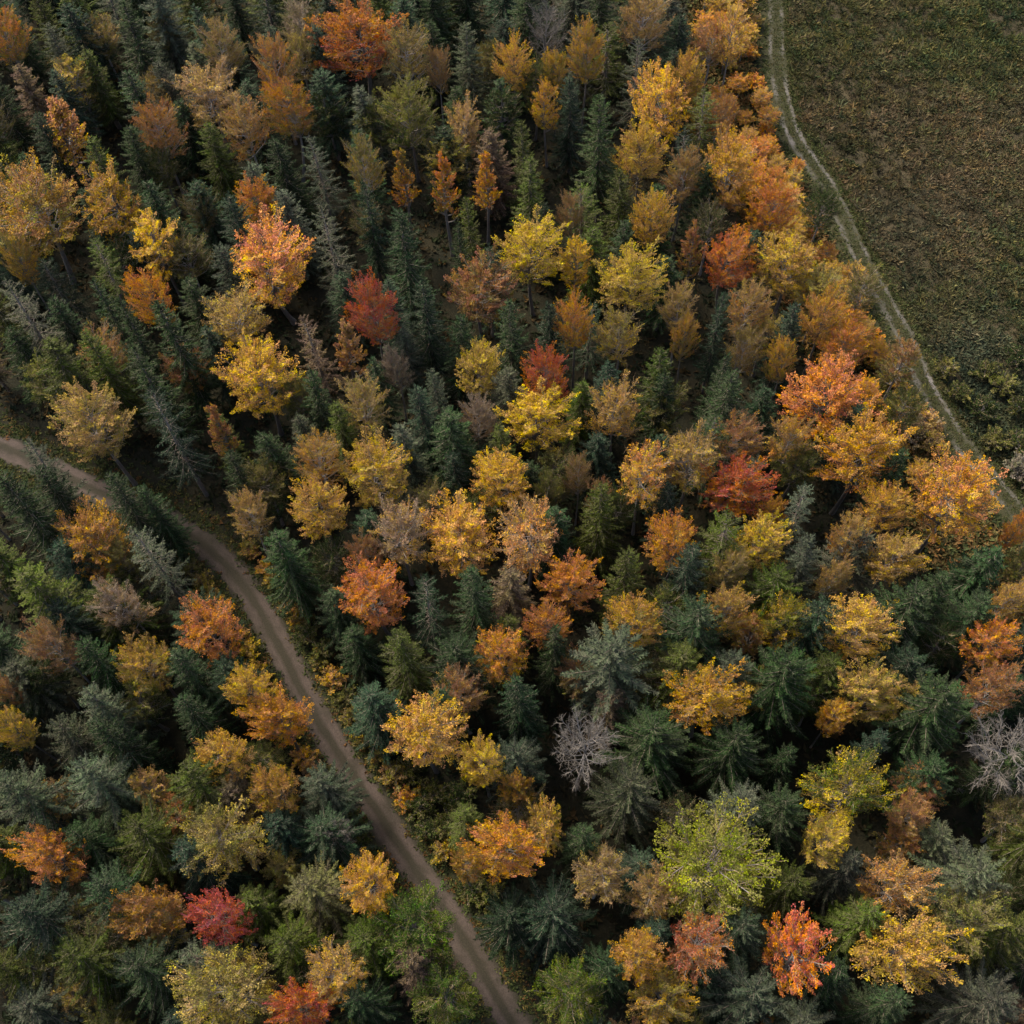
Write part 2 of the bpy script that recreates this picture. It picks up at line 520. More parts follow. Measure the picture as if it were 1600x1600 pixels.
# short grass on the crown of the track
i = g.integers(0, len(TL), 5000)
P = TL[i] + tan[i] * g.uniform(-0.6, 0.6, (5000, 1)) + nr[i] * g.normal(0, 0.30, 5000)[:, None]
col = pick([(0.070, 0.075, 0.026), (0.09, 0.075, 0.04), (0.05, 0.058, 0.022)], [2, 2, 2], len(P))
chunks.append(plant_patch(P, g.uniform(0.08, 0.2, len(P)), col, 5, 23))
stuff('undergrowth', chunks, 'dark undergrowth and leaf litter plants beneath the trees')

chunks = []
i = g.integers(0, len(PL), 46000)
tan = unit(np.gradient(PL, axis=0)); nr = np.stack([tan[:, 1], -tan[:, 0]], 1)
o_ = np.concatenate([g.uniform(1.2, 12.0, 19000), -(1.1 + np.abs(g.normal(0, 0.9, 8000))), g.normal(0, 0.28, 17000), g.uniform(-1.4, 1.4, 2000)])
P = PL[i] + tan[i] * g.uniform(-0.6, 0.6, (len(i), 1)) + nr[i] * (o_ + g.normal(0, 0.1, len(i)))[:, None]
keep = (PL[i][:, 1] > 30) & (PL[i][:, 1] < 175)
P, o2 = P[keep], o_[keep]
col = pick([(0.20, 0.125, 0.045), (0.24, 0.12, 0.04), (0.13, 0.105, 0.035), (0.075, 0.080, 0.026), (0.05, 0.062, 0.022)], [3, 1.6, 3, 2, 1.5], len(P))
grn = pick([(0.075, 0.085, 0.026), (0.055, 0.068, 0.022), (0.105, 0.088, 0.035)], [3, 2, 2], len(P))
inner = (o2 < 3.0)[:, None]
col = np.where(inner, grn, col)
size = np.where(np.abs(o2) < 1.3, g.uniform(0.12, 0.34, len(P)), np.where(o2 > 3.0, g.uniform(0.35, 1.1, len(P)), g.uniform(0.2, 0.55, len(P))))
chunks.append(plant_patch(P, size, col, 6, 31))
stuff('path_verge_grass', chunks, 'tan and green rough grass along the path between forest and field')

# ------------------------------------------------------------------ tree prototypes
def broadleaf(seed, R0, v0, H0, n_limb, n_sub, n_leaf, leaf, style):
    """Trunk, limbs that fan out over the crown, side branches along the outer half of each limb, leaves along each side branch."""
    g = np.random.default_rng(seed)
    cz = H0 - v0
    q = R0 / 4.0 if style != 'U' else 0.36
    cen = np.array([0, 0, cz])
    i = np.arange(n_limb) + 0.5
    zz = 1 - (1.62 if style != 'U' else 1.3) * i / n_limb
    az = i * 2.39996 + g.uniform(0, 6.28)
    ld = np.stack([np.sqrt(np.maximum(0, 1 - zz ** 2)) * np.cos(az), np.sqrt(np.maximum(0, 1 - zz ** 2)) * np.sin(az), zz], 1)
    ld = unit(ld + g.normal(0, 0.14, ld.shape))
    spread = {'L': 0.15, 'R': 0.08, 'T': 0.12, 'S': 0.13, 'C': 0.12, 'B': 0.16, 'U': 0.2}[style]
    reach = np.clip(g.normal(0.86, spread, n_limb), 0.45, 1.12)
    axes = np.tile(np.array([R0, R0, v0]), (n_limb, 1))
    if style == 'C':
        lz = (ld[:, 2] + 1) / 2
        axes[:, :2] *= (1.25 - 1.0 * lz)[:, None]
    ends = cen + ld * axes * reach[:, None] * 0.90
    top = cz + v0 * (0.15 if style in 'LRSBU' else 0.7)
    ts = np.linspace(0, 1, 9)
    bend = g.normal(0, 0.35, 2) * (H0 / 17)
    r0 = 0.012 * H0 + 0.04
    def on_trunk(zv):
        tq = np.clip((zv + 0.3) / (top + 0.3), 0, 1)
        return np.stack([bend[0] * np.sin(tq * 2.6), bend[1] * np.sin(tq * 3.1), zv], -1), r0 * (1 - 0.78 * tq)
    tr, rad = on_trunk(-0.3 + (top + 0.3) * ts)
    rad[0] *= 1.35
    tch = []
    V, Q = tube(tr, rad, 7)
    tch.append((V, Q, np.full((len(V), 3), 0.5), 0, True))
    run = np.hypot(ends[:, 0], ends[:, 1])
    zs = np.clip(ends[:, 2] - run * g.uniform(0.5, 1.0, n_limb) - 0.08 * v0, cz - v0 * 0.9, top)
    A, ra = on_trunk(zs)
    mid = (A + ends) * 0.5 + np.array([0, 0, -0.06]) * v0 + g.normal(0, 0.06 * R0, ends.shape)
    V, Q = tubes(A, mid, ends, np.minimum(ra * 0.6, 0.10), np.full(n_limb, 0.026), 5)
    tch.append((V, Q, np.full((len(V), 3), 0.5), 0, True))
    # side branches: alternate along the limb, spreading like a fan
    src = np.repeat(np.arange(n_limb), n_sub)
    n = len(src)
    u = np.tile((np.arange(n_sub) + 0.5) / n_sub, n_limb)
    u = np.clip(0.38 + 0.62 * u + g.normal(0, 0.03, n), 0.3, 1.0)[:, None]
    st = A[src] * (1 - u) ** 2 + 2 * u * (1 - u) * mid[src] + u ** 2 * ends[src]
    ldir = unit(ends[src] - mid[src])
    lside = unit(np.cross(ldir, g.normal(size=(n_limb, 3))[src] * 0.6 + np.array([0, 0, 1.0])))
    sgn = np.where(np.arange(n) % 2 == 0, 1.0, -1.0)[:, None]
    dd = unit(ldir * (0.55 + 0.9 * u ** 3) + lside * sgn * (1.05 - 0.75 * u ** 2) + g.normal(0, 0.32, (n, 3)) + np.array([0, 0, 0.22]))
    ln = (g.uniform(0.75, 1.45, n) * q * (1.15 - 0.35 * u[:, 0]))
    en = st + dd * ln[:, None]
    mid2 = (st + en) * 0.5 + g.normal(0, 0.07, en.shape) * q
    thick = {'B': 1.05, 'S': 0.95}.get(style, 0.85)
    V, Q = tubes(st, mid2, en, np.full(n, 0.030 * thick), np.full(n, 0.010 * thick), 3)
    tw = np.repeat(g.random((n, 1)), 9, axis=0)
    cch = [(V, Q, np.concatenate([tw, tw, tw], 1), 1, True)]
    if style in 'SB':
        m = 8 if style == 'B' else 4
        s3 = np.repeat(np.arange(n), m)
        uu = g.uniform(0.15, 1.0, len(s3))[:, None]
        a3 = st[s3] * (1 - uu) + en[s3] * uu
        e3 = a3 + unit(dd[s3] + g.normal(0, 0.6, (len(s3), 3))) * (g.uniform(0.25, 0.75, len(s3)) * q)[:, None]
        V, Q = tubes(a3, (a3 + e3) * 0.5 + g.normal(0, 0.04, e3.shape), e3, np.full(len(s3), 0.015 * thick), np.full(len(s3), 0.006), 3)
        tw = np.repeat(g.random((len(s3), 1)), 9, axis=0)
        cch.append((V, Q, np.concatenate([tw, tw, tw], 1), 1, True))
    if n_leaf > 0:
        spray = g.random(n)
        dens = np.clip(g.normal(1.0, 0.4, n), 0.15, 1.9) * ln / (1.2 * q)
        cnt = np.maximum(1, (n_leaf * dens).astype(int))
        s4 = np.repeat(np.arange(n), cnt)
        N = len(s4)
        t = g.beta(1.5, 1.15, N) * 1.02 + 0.06
        sp = unit(np.cross(dd, g.normal(size=(n, 3)) * 0.35 + np.array([0, 0, 1.0])))
        upv = np.cross(sp, dd)
        wid = (0.155 * np.sin(np.clip(t, 0, 1) * 2.7 + 0.25) + 0.05) * q * (1.0 if style != 'U' else 1.3)
        P = st[s4] + dd[s4] * (t * ln[s4])[:, None] + sp[s4] * (g.normal(0, 0.85, N) * wid)[:, None] + upv[s4] * (g.normal(0, 0.38, N) * wid)[:, None]
        axl = unit(dd[s4] * 0.6 + g.normal(0, 0.55, (N, 3)))
        nrm = unit(g.normal(0, 0.45, (N, 3)) + upv[s4] * 0.9 * np.sign(upv[s4][:, 2:3] + 1e-6) + np.array([0, 0, 0.35]))
        L = leaf * g.uniform(0.65, 1.35, N)
        V, Q = leaves(P, axl, nrm, L, L * g.uniform(0.5, 0.8, N))
        limbv = g.normal(0, 0.33, n_limb)[src]
        zr = (P[:, 2] - cz) / v0
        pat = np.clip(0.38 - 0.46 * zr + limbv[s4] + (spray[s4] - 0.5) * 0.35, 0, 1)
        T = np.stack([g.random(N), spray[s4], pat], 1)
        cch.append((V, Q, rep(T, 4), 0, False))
    pale = M_TWIG_PALE if style == 'B' else M_TWIG
    return build_mesh('trunk', tch, [M_BARK]), build_mesh('crown', cch, [M_LEAF, pale])

def conifer(seed, R0, H0, style):
    g = np.random.default_rng(seed)
    low = {'N': 0.16, 'F': 0.14, 'W': 0.20, 'V': 0.22}[style] * H0
    ts = np.linspace(0, 1, 10)
    b = g.normal(0, 0.16, 2)
    tr = np.stack([b[0] * np.sin(ts * 3), b[1] * np.sin(ts * 2.4), -0.3 + (H0 + 0.1) * ts], 1)
    r0 = 0.22
    V, Q = tube(tr, r0 * (1.02 - ts) ** 0.8 + 0.02, 6)
    tch = [(V, Q, np.full((len(V), 3), 0.5), 0, True)]
    # whorls of branches
    dz = {'N': 0.60, 'F': 0.68, 'W': 0.82, 'V': 0.78}[style]
    per = {'N': 7, 'F': 8, 'W': 8.5, 'V': 6}[style]
    z = H0 - 0.35; rows = []
    while z > low:
        f = (H0 - z) / (H0 - low)
        n = max(4, int(per * (0.7 + 0.4 * f) + g.uniform(-0.5, 1)))
        a0 = g.uniform(0, 6.28)
        for k in range(n):
            prof = {'N': f ** 0.62, 'F': f ** 0.58, 'W': min(1, f * 2.0) ** 0.72, 'V': f ** 0.58}[style]
            if f > 0.85:
                prof *= 1 - (f - 0.85) * 1.6
            L = (0.22 + (R0 - 0.22) * prof) * g.uniform(0.62, 1.22)
            if g.random() < (0.12 if style != 'V' else 0.2):
                L *= 0.5
            rows.append((z + g.normal(0, 0.12), a0 + k * 6.283 / n + g.normal(0, 0.16), L, f))
        z -= dz * (0.55 + 0.6 * f) * g.uniform(0.8, 1.2)
    rows = np.array(rows)
    zb, az, L, f = rows.T
    nb = len(rows)
    out = np.stack([np.cos(az), np.sin(az), np.zeros(nb)], 1)
    sidev = np.stack([-np.sin(az), np.cos(az), np.zeros(nb)], 1)
    pitch = 0.75 - 1.25 * np.clip(f * 1.6, 0, 1) + g.normal(0, 0.08, nb)       # steep at the tip, drooping low down
    if style == 'W':
        pitch += 0.18
    curl = 0.28 * np.clip(f * 2, 0, 1)
    tt = np.clip((zb + 0.3) / (H0 + 0.1), 0, 1)
    base = np.stack([b[0] * np.sin(tt * 3), b[1] * np.sin(tt * 2.4), zb], 1)
    def along(ib, u):
        Lb = L[ib]
        return base[ib] + out[ib] * (Lb * u)[:, None] + np.array([0, 0, 1.0]) * (Lb * (pitch[ib] * u + curl[ib] * u * u) )[:, None]
    ib = np.arange(nb)
    V, Q = tubes(along(ib, np.zeros(nb)), along(ib, np.full(nb, 0.5)), along(ib, np.full(nb, 0.97)), 0.022 + 0.010 * L, np.full(nb, 0.008), 3)
    tw = np.repeat(g.random((nb, 1)), 9, axis=0)
    cch = [(V, Q, np.concatenate([tw, tw, tw], 1), 1, True)]
    # needle covered shoots on both sides of each branch
    step = {'N': 0.12, 'F': 0.115, 'W': 0.105, 'V': 0.16}[style]
    cnt = np.maximum(3, (L / step).astype(int))
    src = np.repeat(ib, cnt)
    k = np.concatenate([np.arange(c) for c in cnt])
    u0 = 0.10 if style != 'V' else 0.25
    u = u0 + (1 - u0) * (k + g.random(len(k))) / cnt[src]
    P0 = along(src, u)
    bs = np.repeat(g.random(nb), cnt)
    ch_v, ch_t = [], []
    slope = pitch[src] + 2 * curl[src] * u
    fwd = unit(out[src] + np.array([0, 0, 1.0]) * slope[:, None])
    for s in (-1, 1, 0):
        N = len(src)
        if s == 0:
            m = g.random(N) < 0.55
            idx = np.nonzero(m)[0]
            dd = unit(fwd[idx] * 0.9 + np.array([0, 0, 0.35]) + g.normal(0, 0.22, (len(idx), 3)))
            ln = g.uniform(0.22, 0.42, len(idx))
        else:
            idx = np.arange(N)
            dd = unit(fwd * g.uniform(0.5, 1.0, N)[:, None] + sidev[src] * s + np.array([0, 0, -0.30]) + g.normal(0, 0.18, (N, 3)))
            ln = (0.15 + 0.19 * np.minimum(L[src], 3.0) * (1 - u) ** 0.8 * u ** 0.3) * g.uniform(0.7, 1.25, N)
        flat = unit(np.cross(dd, np.array([0, 0, 1.0]) + g.normal(0, 0.5, (len(idx), 3))))
        w = g.uniform(0.075, 0.13, len(idx)) * (0.85 if style == 'V' else 1.0)
        V, Q = sprays(P0[idx], dd, flat, ln, w, w * 0.35)
        T = np.stack([g.random(len(idx)), bs[idx], np.full(len(idx), 0.2)], 1)
        cch.append((V, Q, rep(T, 4), 0, False))
    # leader
    nld = 26
    P0 = np.stack([np.zeros(nld) + tr[-1, 0], np.zeros(nld) + tr[-1, 1], g.uniform(H0 - 0.9, H0 - 0.02, nld)], 1)
    dd = unit(g.normal(0, 0.5, (nld, 3)) + np.array([0, 0, 1.0]))
    V, Q = sprays(P0, dd, unit(np.cross(dd, g.normal(size=(nld, 3)))), g.uniform(0.15, 0.35, nld), np.full(nld, 0.10), np.full(nld, 0.03))
    cch.append((V, Q, rep(np.stack([g.random(nld), g.random(nld), np.full(nld, 0.2)], 1), 4), 0, False))
    return build_mesh('trunk', tch, [M_BARK]), build_mesh('crown', cch, [M_NEEDLE, M_TWIG_DARK])

SHAPES = {'R': (4.0, 5.0, 17.0, 4, 58, 12, 40, 0.125), 'L': (4.0, 5.4, 17.0, 5, 58, 12, 42, 0.125), 'T': (3.2, 5.4, 17.0, 3, 48, 11, 40, 0.12),
          'S': (4.0, 5.0, 17.0, 5, 48, 12, 30, 0.13), 'C': (2.4, 6.0, 17.0, 2, 54, 8, 32, 0.15), 'B': (4.0, 4.5, 16.0, 2, 26, 9, 0, 0.0),
          'U': (1.0, 0.8, 1.7, 3, 18, 7, 26, 0.095)}
KSHAPES = {'N': (2.3, 20.0, 4), 'F': (3.0, 20.0, 4), 'W': (3.3, 20.0, 4), 'V': (2.7, 20.0, 3)}
PROTO = {}
for st, (r_, v_, h_, nv, nlimb, nsub, nleaf, lf) in SHAPES.items():
    for v in range(nv):
        PROTO['%s%d' % (st, v)] = broadleaf(100 + 17 * v + ord(st), r_, v_, h_, nlimb, nsub, nleaf, lf, st) + (r_, h_)
for st, (r_, h_, nv) in KSHAPES.items():
    for v in range(nv):
        PROTO['%s%d' % (st, v)] = conifer(500 + 13 * v + ord(st), r_, h_, st) + (r_, h_)

# ------------------------------------------------------------------ every tree and shrub: shape, x, y, height, crown radii, turn, colour, second colour | label
ROWS = """
R0,-60.30,124.89,16.8,3.51,2.52,179,orange,olive|orange tree cut by the picture's top left edge
C0,-51.64,109.17,16.4,3.36,4.87,5,rust,gold|rusty narrow tree behind a long bare pale leaning stem
S0,-39.45,106.96,17.6,3.30,2.38,-2,orange,rust|small burnt orange tree alone among dark conifers, behind the yellow tree
S1,-34.32,113.46,16.2,4.63,4.63,218,tan,brown|thinning tan tree with fine twigs, high among the dark conifers
S2,-32.44,119.78,17.3,3.21,2.31,3,brown,olive|dull brown thin crowned tree behind the thinning tan one
R1,-52.48,94.72,18.1,5.69,7.27,178,ochre,olive|broad ochre tree cut by the left frame edge
T0,-44.20,95.81,17.3,3.62,5.14,188,ochre,gold|ochre orange tree partly hidden by a pointed conifer in front
T1,-38.19,90.18,16.1,3.19,3.95,-5,yellow,gold|bright yellow upright tree with a smaller orange tree at its foot
R2,-24.65,109.22,17.1,3.91,2.81,181,orange,olive|orange topped tree with green lower leaves, behind the peach and yellow tree
S3,-29.29,107.29,16.2,3.40,3.40,247,tan,orange|tan and orange loose tree left of the orange topped green one
R3,-27.32,94.97,16.2,3.15,2.27,-8,orange,gold|small orange gold tree directly behind the peach and yellow one
L0,-24.86,86.92,17.1,4.88,6.05,-7,salmon,yellow|large tree peach pink above and yellow below
S4,-25.81,115.73,18.1,2.98,2.15,-2,orange,brown|orange brown round tree left of the wide fiery crown
L1,-16.06,119.97,18.4,6.19,4.46,7,orange,red|wide fiery orange and red crown near the top edge
S0,-9.61,116.81,17.6,3.54,2.55,-8,olive,tan|olive tan loose tree touching the wide fiery crown
S1,-6.31,116.26,15.2,1.92,1.39,183,brown,tan|narrow brown thin tree right of the olive tan loose one
L2,-9.75,108.33,17.0,4.01,4.01,352,olive,green|big dull green leafy tree in front of the wide fiery crown
S2,-14.45,98.63,18.4,2.64,1.90,-6,olive,gold|olive gold airy tree left of the row of narrow orange trees
C1,-10.68,98.36,16.1,2.25,1.62,176,olive,orange|narrow olive cone shaped tree with an orange tip
C0,-5.62,95.82,18.1,2.30,1.66,1,orange,olive|narrow orange cone shaped tree fading to olive below
C1,-1.20,97.34,16.7,2.15,1.55,187,orange,gold|small golden orange pointed tree with a dark stem
S3,-3.20,107.05,14.2,2.59,3.65,187,tan,brown|thin tan tree with a pale upright stem and dark gap below
R0,2.84,114.99,16.8,2.90,2.09,-2,gold,tan|golden round tree beside the grey bare tree near the top edge
R1,11.59,115.20,18.0,2.80,2.01,175,gold,olive|golden olive tree right of the grey bare tree
R2,7.98,114.45,15.2,2.10,1.51,186,gold,olive|small golden olive tree just in front of the grey bare tree
T2,6.82,109.49,14.7,2.25,1.62,180,gold,yellow|slim golden tree on a tall straight bare stem
L3,20.00,106.98,17.4,3.75,5.44,179,gold,yellow|big golden tree with a full tall crown near the field side
R3,23.76,111.44,16.2,2.88,2.88,250,gold,olive|dull gold crown behind the shoulder of the big golden tree
L4,17.24,99.84,16.1,3.64,2.62,-6,gold,tan|amber and tan tree at the foot of the big golden tree
S4,21.56,96.26,16.5,2.82,2.06,187,tan,rust|brown tan tree with fine pale twigs right of the amber one
L0,27.27,95.86,17.7,3.40,4.93,4,gold,ochre|tall gold tree with two pale stems near the field edge
R0,17.15,89.27,17.1,2.91,2.09,179,yellow,gold|clear yellow tree with a thin stem before the brown tan one
S0,19.92,121.57,16.8,3.79,2.73,-8,tan,brown|brown tan ragged tree at the top edge
S1,27.13,106.50,14.9,2.40,1.73,5,brown,orange|orange brown ragged tree behind the tall gold one
T0,30.45,119.58,15.6,2.04,2.96,5,tan,gold|tan gold narrow edge tree nearest the top along the field path
L1,3.78,86.17,17.7,4.27,3.34,172,yellow,yellow|large bright yellow tree in the middle of the dark conifers
S2,8.17,91.91,15.1,1.95,1.40,176,brown,olive|small brown olive tree behind the large bright yellow one
T1,8.50,84.28,15.8,2.39,1.72,177,yellow,gold|slim deep yellow tree between two larger yellow crowns
L2,14.27,80.82,17.8,4.35,3.13,180,yellow,tan|broad pale yellow crown right of the slim deep yellow tree
L3,-2.09,81.43,16.7,4.34,4.34,356,rust,olive|copper tree with greenish lower leaves left of the large yellow one
R1,-13.84,76.46,20.5,3.28,2.36,174,red,rust|rosy red tree with twin pale stems among dark spruces
S3,-28.54,78.92,16.3,4.18,3.42,178,tan,gold|tan gold open crown left of the mottled dead spruce
L4,-25.83,71.34,17.0,4.56,4.56,220,gold,yellow|large golden tree in front of the tan gold open crown
R2,-38.31,81.44,17.9,3.22,2.32,177,orange,gold|small orange tree at the foot of the bright yellow upright one
C0,-16.60,74.76,16.4,2.31,2.02,8,brown,rust|brown cone shaped tree with a long pale bare stem
S4,-14.58,67.12,17.2,2.91,2.55,3,tan,olive|thin straw coloured tree with a white stem down its middle
R3,-2.70,71.38,16.1,2.87,2.87,238,yellow,tan|neat round yellow tree on one straight stem
R0,-41.84,65.67,19.5,4.59,3.89,175,tan,olive|big straw tan round tree above the track bend, its trunk showing
C1,-29.70,64.55,17.4,1.91,1.37,183,rust,brown|rust brown narrow tree left of dark green bushes
S0,-19.23,60.43,18.2,2.90,2.09,-6,tan,orange|tan orange tree behind a golden one, left of the large amber crown
L0,-13.56,59.33,16.8,4.02,4.02,1,gold,tan|large amber tan crown below the straw coloured tree
R1,-18.79,54.64,17.7,3.31,3.31,256,gold,tan|golden tan tree standing close to the bend of the track
S1,-26.07,54.87,17.5,2.25,2.25,192,tan,olive|thin olive tan tree at the outer bank of the track bend
R2,-0.90,57.28,17.4,3.54,2.86,176,yellow,gold|deep yellow round tree in front of the tree with a red top behind it
L1,3.52,64.43,17.1,4.34,3.19,174,yellow,yellow|bright lemon tree with a red orange crown showing behind it
R3,4.30,67.74,20.1,2.80,2.02,-4,red,orange|red orange crown just behind the bright lemon tree
R0,7.68,75.34,18.4,2.44,1.75,1,orange,gold|compact orange tree alone in a dark gap
S2,11.95,74.02,17.2,2.91,2.09,177,olive,yellow|olive yellow tree below the broad pale yellow crown
S3,11.19,64.71,17.7,3.14,3.14,181,tan,gold|brown tan dome with pale fine twigs, alone among dark spruces
S4,19.23,77.81,16.2,2.40,1.73,175,brown,tan|almost bare pinkish brown tree on a pale stem
R1,19.54,73.84,15.3,1.82,1.31,-4,gold,olive|small golden green tree below the almost bare pinkish one
S0,12.95,56.34,18.5,2.85,3.55,-3,orange,yellow|orange and yellow open tree left of the fan shaped tan one
S1,17.75,57.82,18.1,3.30,3.30,230,tan,yellow|fan shaped tan tree with yellow lower leaves
S2,23.07,60.43,16.7,3.30,2.37,-6,rust,tan|rust tree with purple twigs just behind the bright red one
L2,22.27,55.15,17.0,4.12,2.96,175,red,orange|bright red maple like crown mid forest, reddest on this side
R2,14.90,49.35,17.7,3.02,3.02,177,orange,gold|vivid orange round tree before the bright red crown
L3,23.53,49.04,16.1,3.17,2.62,-6,yellow,olive|yellow green tree just in front of the bright red crown
R3,25.88,52.98,14.3,1.77,1.27,7,gold,orange|small golden tree tucked right of the bright red crown
S3,20.27,46.51,16.3,2.34,1.69,177,tan,olive|grey tan thin tree left of the yellow green one
L4,-5.26,51.79,16.1,3.93,4.81,188,gold,tan|tall golden crown right of the silvery half bare tree
S4,-10.99,51.73,17.9,3.17,3.17,335,pale,tan|silvery half bare tree with white forked branches
S0,1.43,50.87,16.3,3.47,4.67,174,tan,salmon|peach tan open tree with pink twigs, right of the tall golden crown
L0,-13.23,45.81,16.6,3.70,3.70,27,orange,rust|orange rust broad tree below the silvery half bare one
S1,-14.28,50.04,15.7,2.10,1.51,6,rust,brown|dim rust brown tree behind the orange rust broad one
L1,5.60,46.20,16.2,3.27,2.75,184,orange,rust|deep orange tree with a red corner, centre of the forest
R0,2.90,41.19,17.1,2.63,1.89,-2,rust,orange|dark rust tree in front of the deep orange one
R1,-1.40,38.45,17.4,2.83,2.83,57,orange,gold|orange round tree left of a pointed green conifer, mid forest
R2,10.43,40.59,18.2,3.36,2.61,176,gold,olive|amber crown rising behind the big grey green spruce
R3,19.12,41.30,18.0,3.03,2.18,0,tan,gold|dusty gold flat crown above a dark green conifer
L2,16.59,33.65,18.6,4.20,3.17,177,gold,orange|wide amber orange crown above the green conifer cluster
S2,-5.27,35.12,17.0,2.83,2.36,8,rust,tan|coppery thin tree with a dark forked middle
L3,-8.68,31.44,19.8,4.07,3.53,7,gold,tan|broad honey coloured crown beside the track's right bank
R0,-3.65,28.78,18.4,2.29,2.29,259,yellow,gold|small bright yellow tree in front of the broad honey one
R1,-1.17,26.78,14.4,1.92,1.66,184,gold,olive|small gold crown behind the amber cluster
T2,1.36,23.22,16.6,2.06,2.80,-3,gold,olive|olive gold upright tree right of the amber cluster
L4,-2.23,21.21,19.0,4.03,2.90,-8,orange,gold|flat wide amber orange crown beside the track, lower part of the forest
R2,-5.45,20.01,17.5,1.89,1.62,1,gold,olive|dull gold low tree leaning over the track verge
S3,5.66,18.81,16.7,2.82,2.82,313,brown,tan|dusty brown twiggy dome beside the yellow green giant
L0,15.48,18.58,18.8,5.85,5.85,330,lime,moss|largest yellow green tree, spreading crown in the lower forest
S4,9.98,16.58,16.9,2.46,2.46,17,tan,olive|thin greyish tan tree between the brown dome and the green giant
S0,12.88,12.35,19.4,2.58,3.26,-7,orange,crimson|orange tree with purple bare twigs above, near the bottom edge
R3,8.01,11.63,20.4,2.41,2.41,12,gold,orange|dense amber ball crown near the bottom edge
R0,9.77,8.76,17.7,3.22,2.43,4,olive,gold|olive gold tree cut by the bottom edge below the amber ball
T0,21.21,11.32,19.3,2.88,4.00,-2,red,orange|flame red tree turning orange below, near the lower right
S1,30.43,16.40,17.5,3.65,2.63,179,tan,orange|tan orange fan crown behind the large honey double crown
L1,29.85,11.29,18.1,4.59,3.63,180,gold,tan|large honey crown split in two lobes near the lower right corner
R1,35.12,13.24,18.2,3.45,3.45,66,olive,green|olive green full tree right of the large honey double crown
L2,27.28,24.77,19.7,4.26,3.36,-2,fresh,yellow|bright green and yellow broad tree on the right side
R2,25.09,19.97,18.0,2.30,2.30,329,yellow,olive|small yellow olive tree below the green and yellow broad one
R3,32.71,21.89,17.0,2.02,2.02,106,rust,brown|rusty brown small tree right of the green and yellow broad one
L3,31.19,38.97,18.2,4.44,3.20,186,tan,gold|largest straw tan crown on the right side, pale twigs showing
L4,31.14,33.33,17.6,3.35,2.70,175,tan,olive|straw tan lower crown hanging below the large one
R0,28.15,31.86,14.1,1.76,1.51,183,yellow,orange|small yellow orange tree left of the straw tan lower crown
R1,24.83,40.46,16.5,3.11,2.50,5,lime,gold|yellow green tree left of the large straw tan crown
S2,32.03,49.34,16.4,2.15,1.55,176,tan,orange|tan orange tree with a pale forked branch
R2,35.93,52.03,16.9,3.11,2.24,172,gold,tan|dusty gold crown left of the big orange tree by the field
R3,36.40,46.72,16.1,3.27,2.74,175,tan,gold|tan gold crown in front of the dusty gold one
S3,30.50,45.76,14.3,2.00,1.44,186,tan,olive|thin olive tan tree with one white slanting stem
L0,42.90,52.56,18.7,4.66,4.66,19,orange,gold|big orange tree overhanging the field path
R0,43.39,37.83,16.1,3.16,2.27,0,orange,gold|amber orange flat tree near the right edge
S4,41.64,32.47,18.2,3.05,2.19,172,salmon,rust|pinkish orange thinning tree in front of the amber flat one
B0,41.72,26.79,18.3,4.59,4.59,113,bare,bare|bare purple grey leafless tree at the right edge
S0,45.80,41.83,16.6,2.30,1.65,8,tan,gold|straw thin tree at the right edge behind the amber flat one
R1,49.31,49.34,14.7,1.59,1.15,-3,gold,orange|gold tree cut by the right frame edge beside the path
L1,34.64,57.57,19.7,4.75,3.79,6,gold,orange|broad golden orange crown left of the field path
L2,32.03,64.76,18.9,5.06,4.25,1,salmon,orange|large salmon orange crown near the field edge
S1,28.12,60.07,17.2,2.61,1.88,184,gold,tan|golden thin tree with a pale leaning stem below the salmon crown
L3,31.36,82.52,16.2,4.41,3.79,179,gold,tan|pale amber full crown right of the fox red one
R2,25.55,83.28,16.3,3.51,2.82,4,orange,red|fox red orange round crown near the forest edge
R3,30.63,90.07,16.9,3.34,2.40,1,orange,gold|orange crown at the forest edge behind the pale amber one
S2,26.95,77.03,16.7,2.87,2.07,2,tan,salmon|pinkish tan twiggy tree below the fox red crown
R0,33.70,74.16,18.1,2.98,2.14,-7,gold,tan|golden crown at the forest edge below the pale amber one
R1,35.98,70.99,16.4,2.97,2.14,8,orange,tan|orange tan crown behind the salmon one at the forest edge
R2,28.89,70.06,15.9,2.03,1.46,180,gold,olive|small golden olive tree left of the large salmon crown
C0,21.38,85.40,17.3,1.98,1.42,173,rust,olive|orange brown pointed tree left of the fox red crown
L4,-41.04,52.81,16.4,3.51,4.44,181,ochre,gold|bronze gold tree on the inner side of the track bend
L0,-28.71,43.19,17.4,3.31,3.31,31,orange,salmon|salmon orange tree on the left bank of the track
R3,-34.83,40.01,16.1,3.10,3.10,122,gold,olive|mustard yellow round tree left of the salmon orange bank tree
S3,-37.20,45.33,17.3,2.95,2.13,7,pale,brown|half dead grey tan tree with a white stem and drooping twigs
S4,-42.98,41.22,18.4,2.95,2.13,178,brown,rust|reddish brown twiggy tree left of the mustard yellow one
R0,-45.55,33.98,18.2,2.27,1.63,182,yellow,olive|yellow olive tree cut by the left frame edge, lower left
R1,-24.55,36.18,17.7,2.83,2.04,0,yellow,gold|yellow tree on the track's left bank behind a gold one
L1,-22.35,33.78,16.7,3.37,2.43,5,gold,orange|gold orange spreading tree on the track's left bank
R2,-26.42,30.51,16.9,3.04,2.44,-1,gold,tan|pale gold tree left of the spreading bank tree
R3,-22.23,27.18,16.4,2.53,2.53,346,gold,olive|mustard gold tree in front of the pale gold one
L2,-26.01,22.95,19.1,4.12,3.60,182,olive,tan|large greyish olive crown in the lower left forest
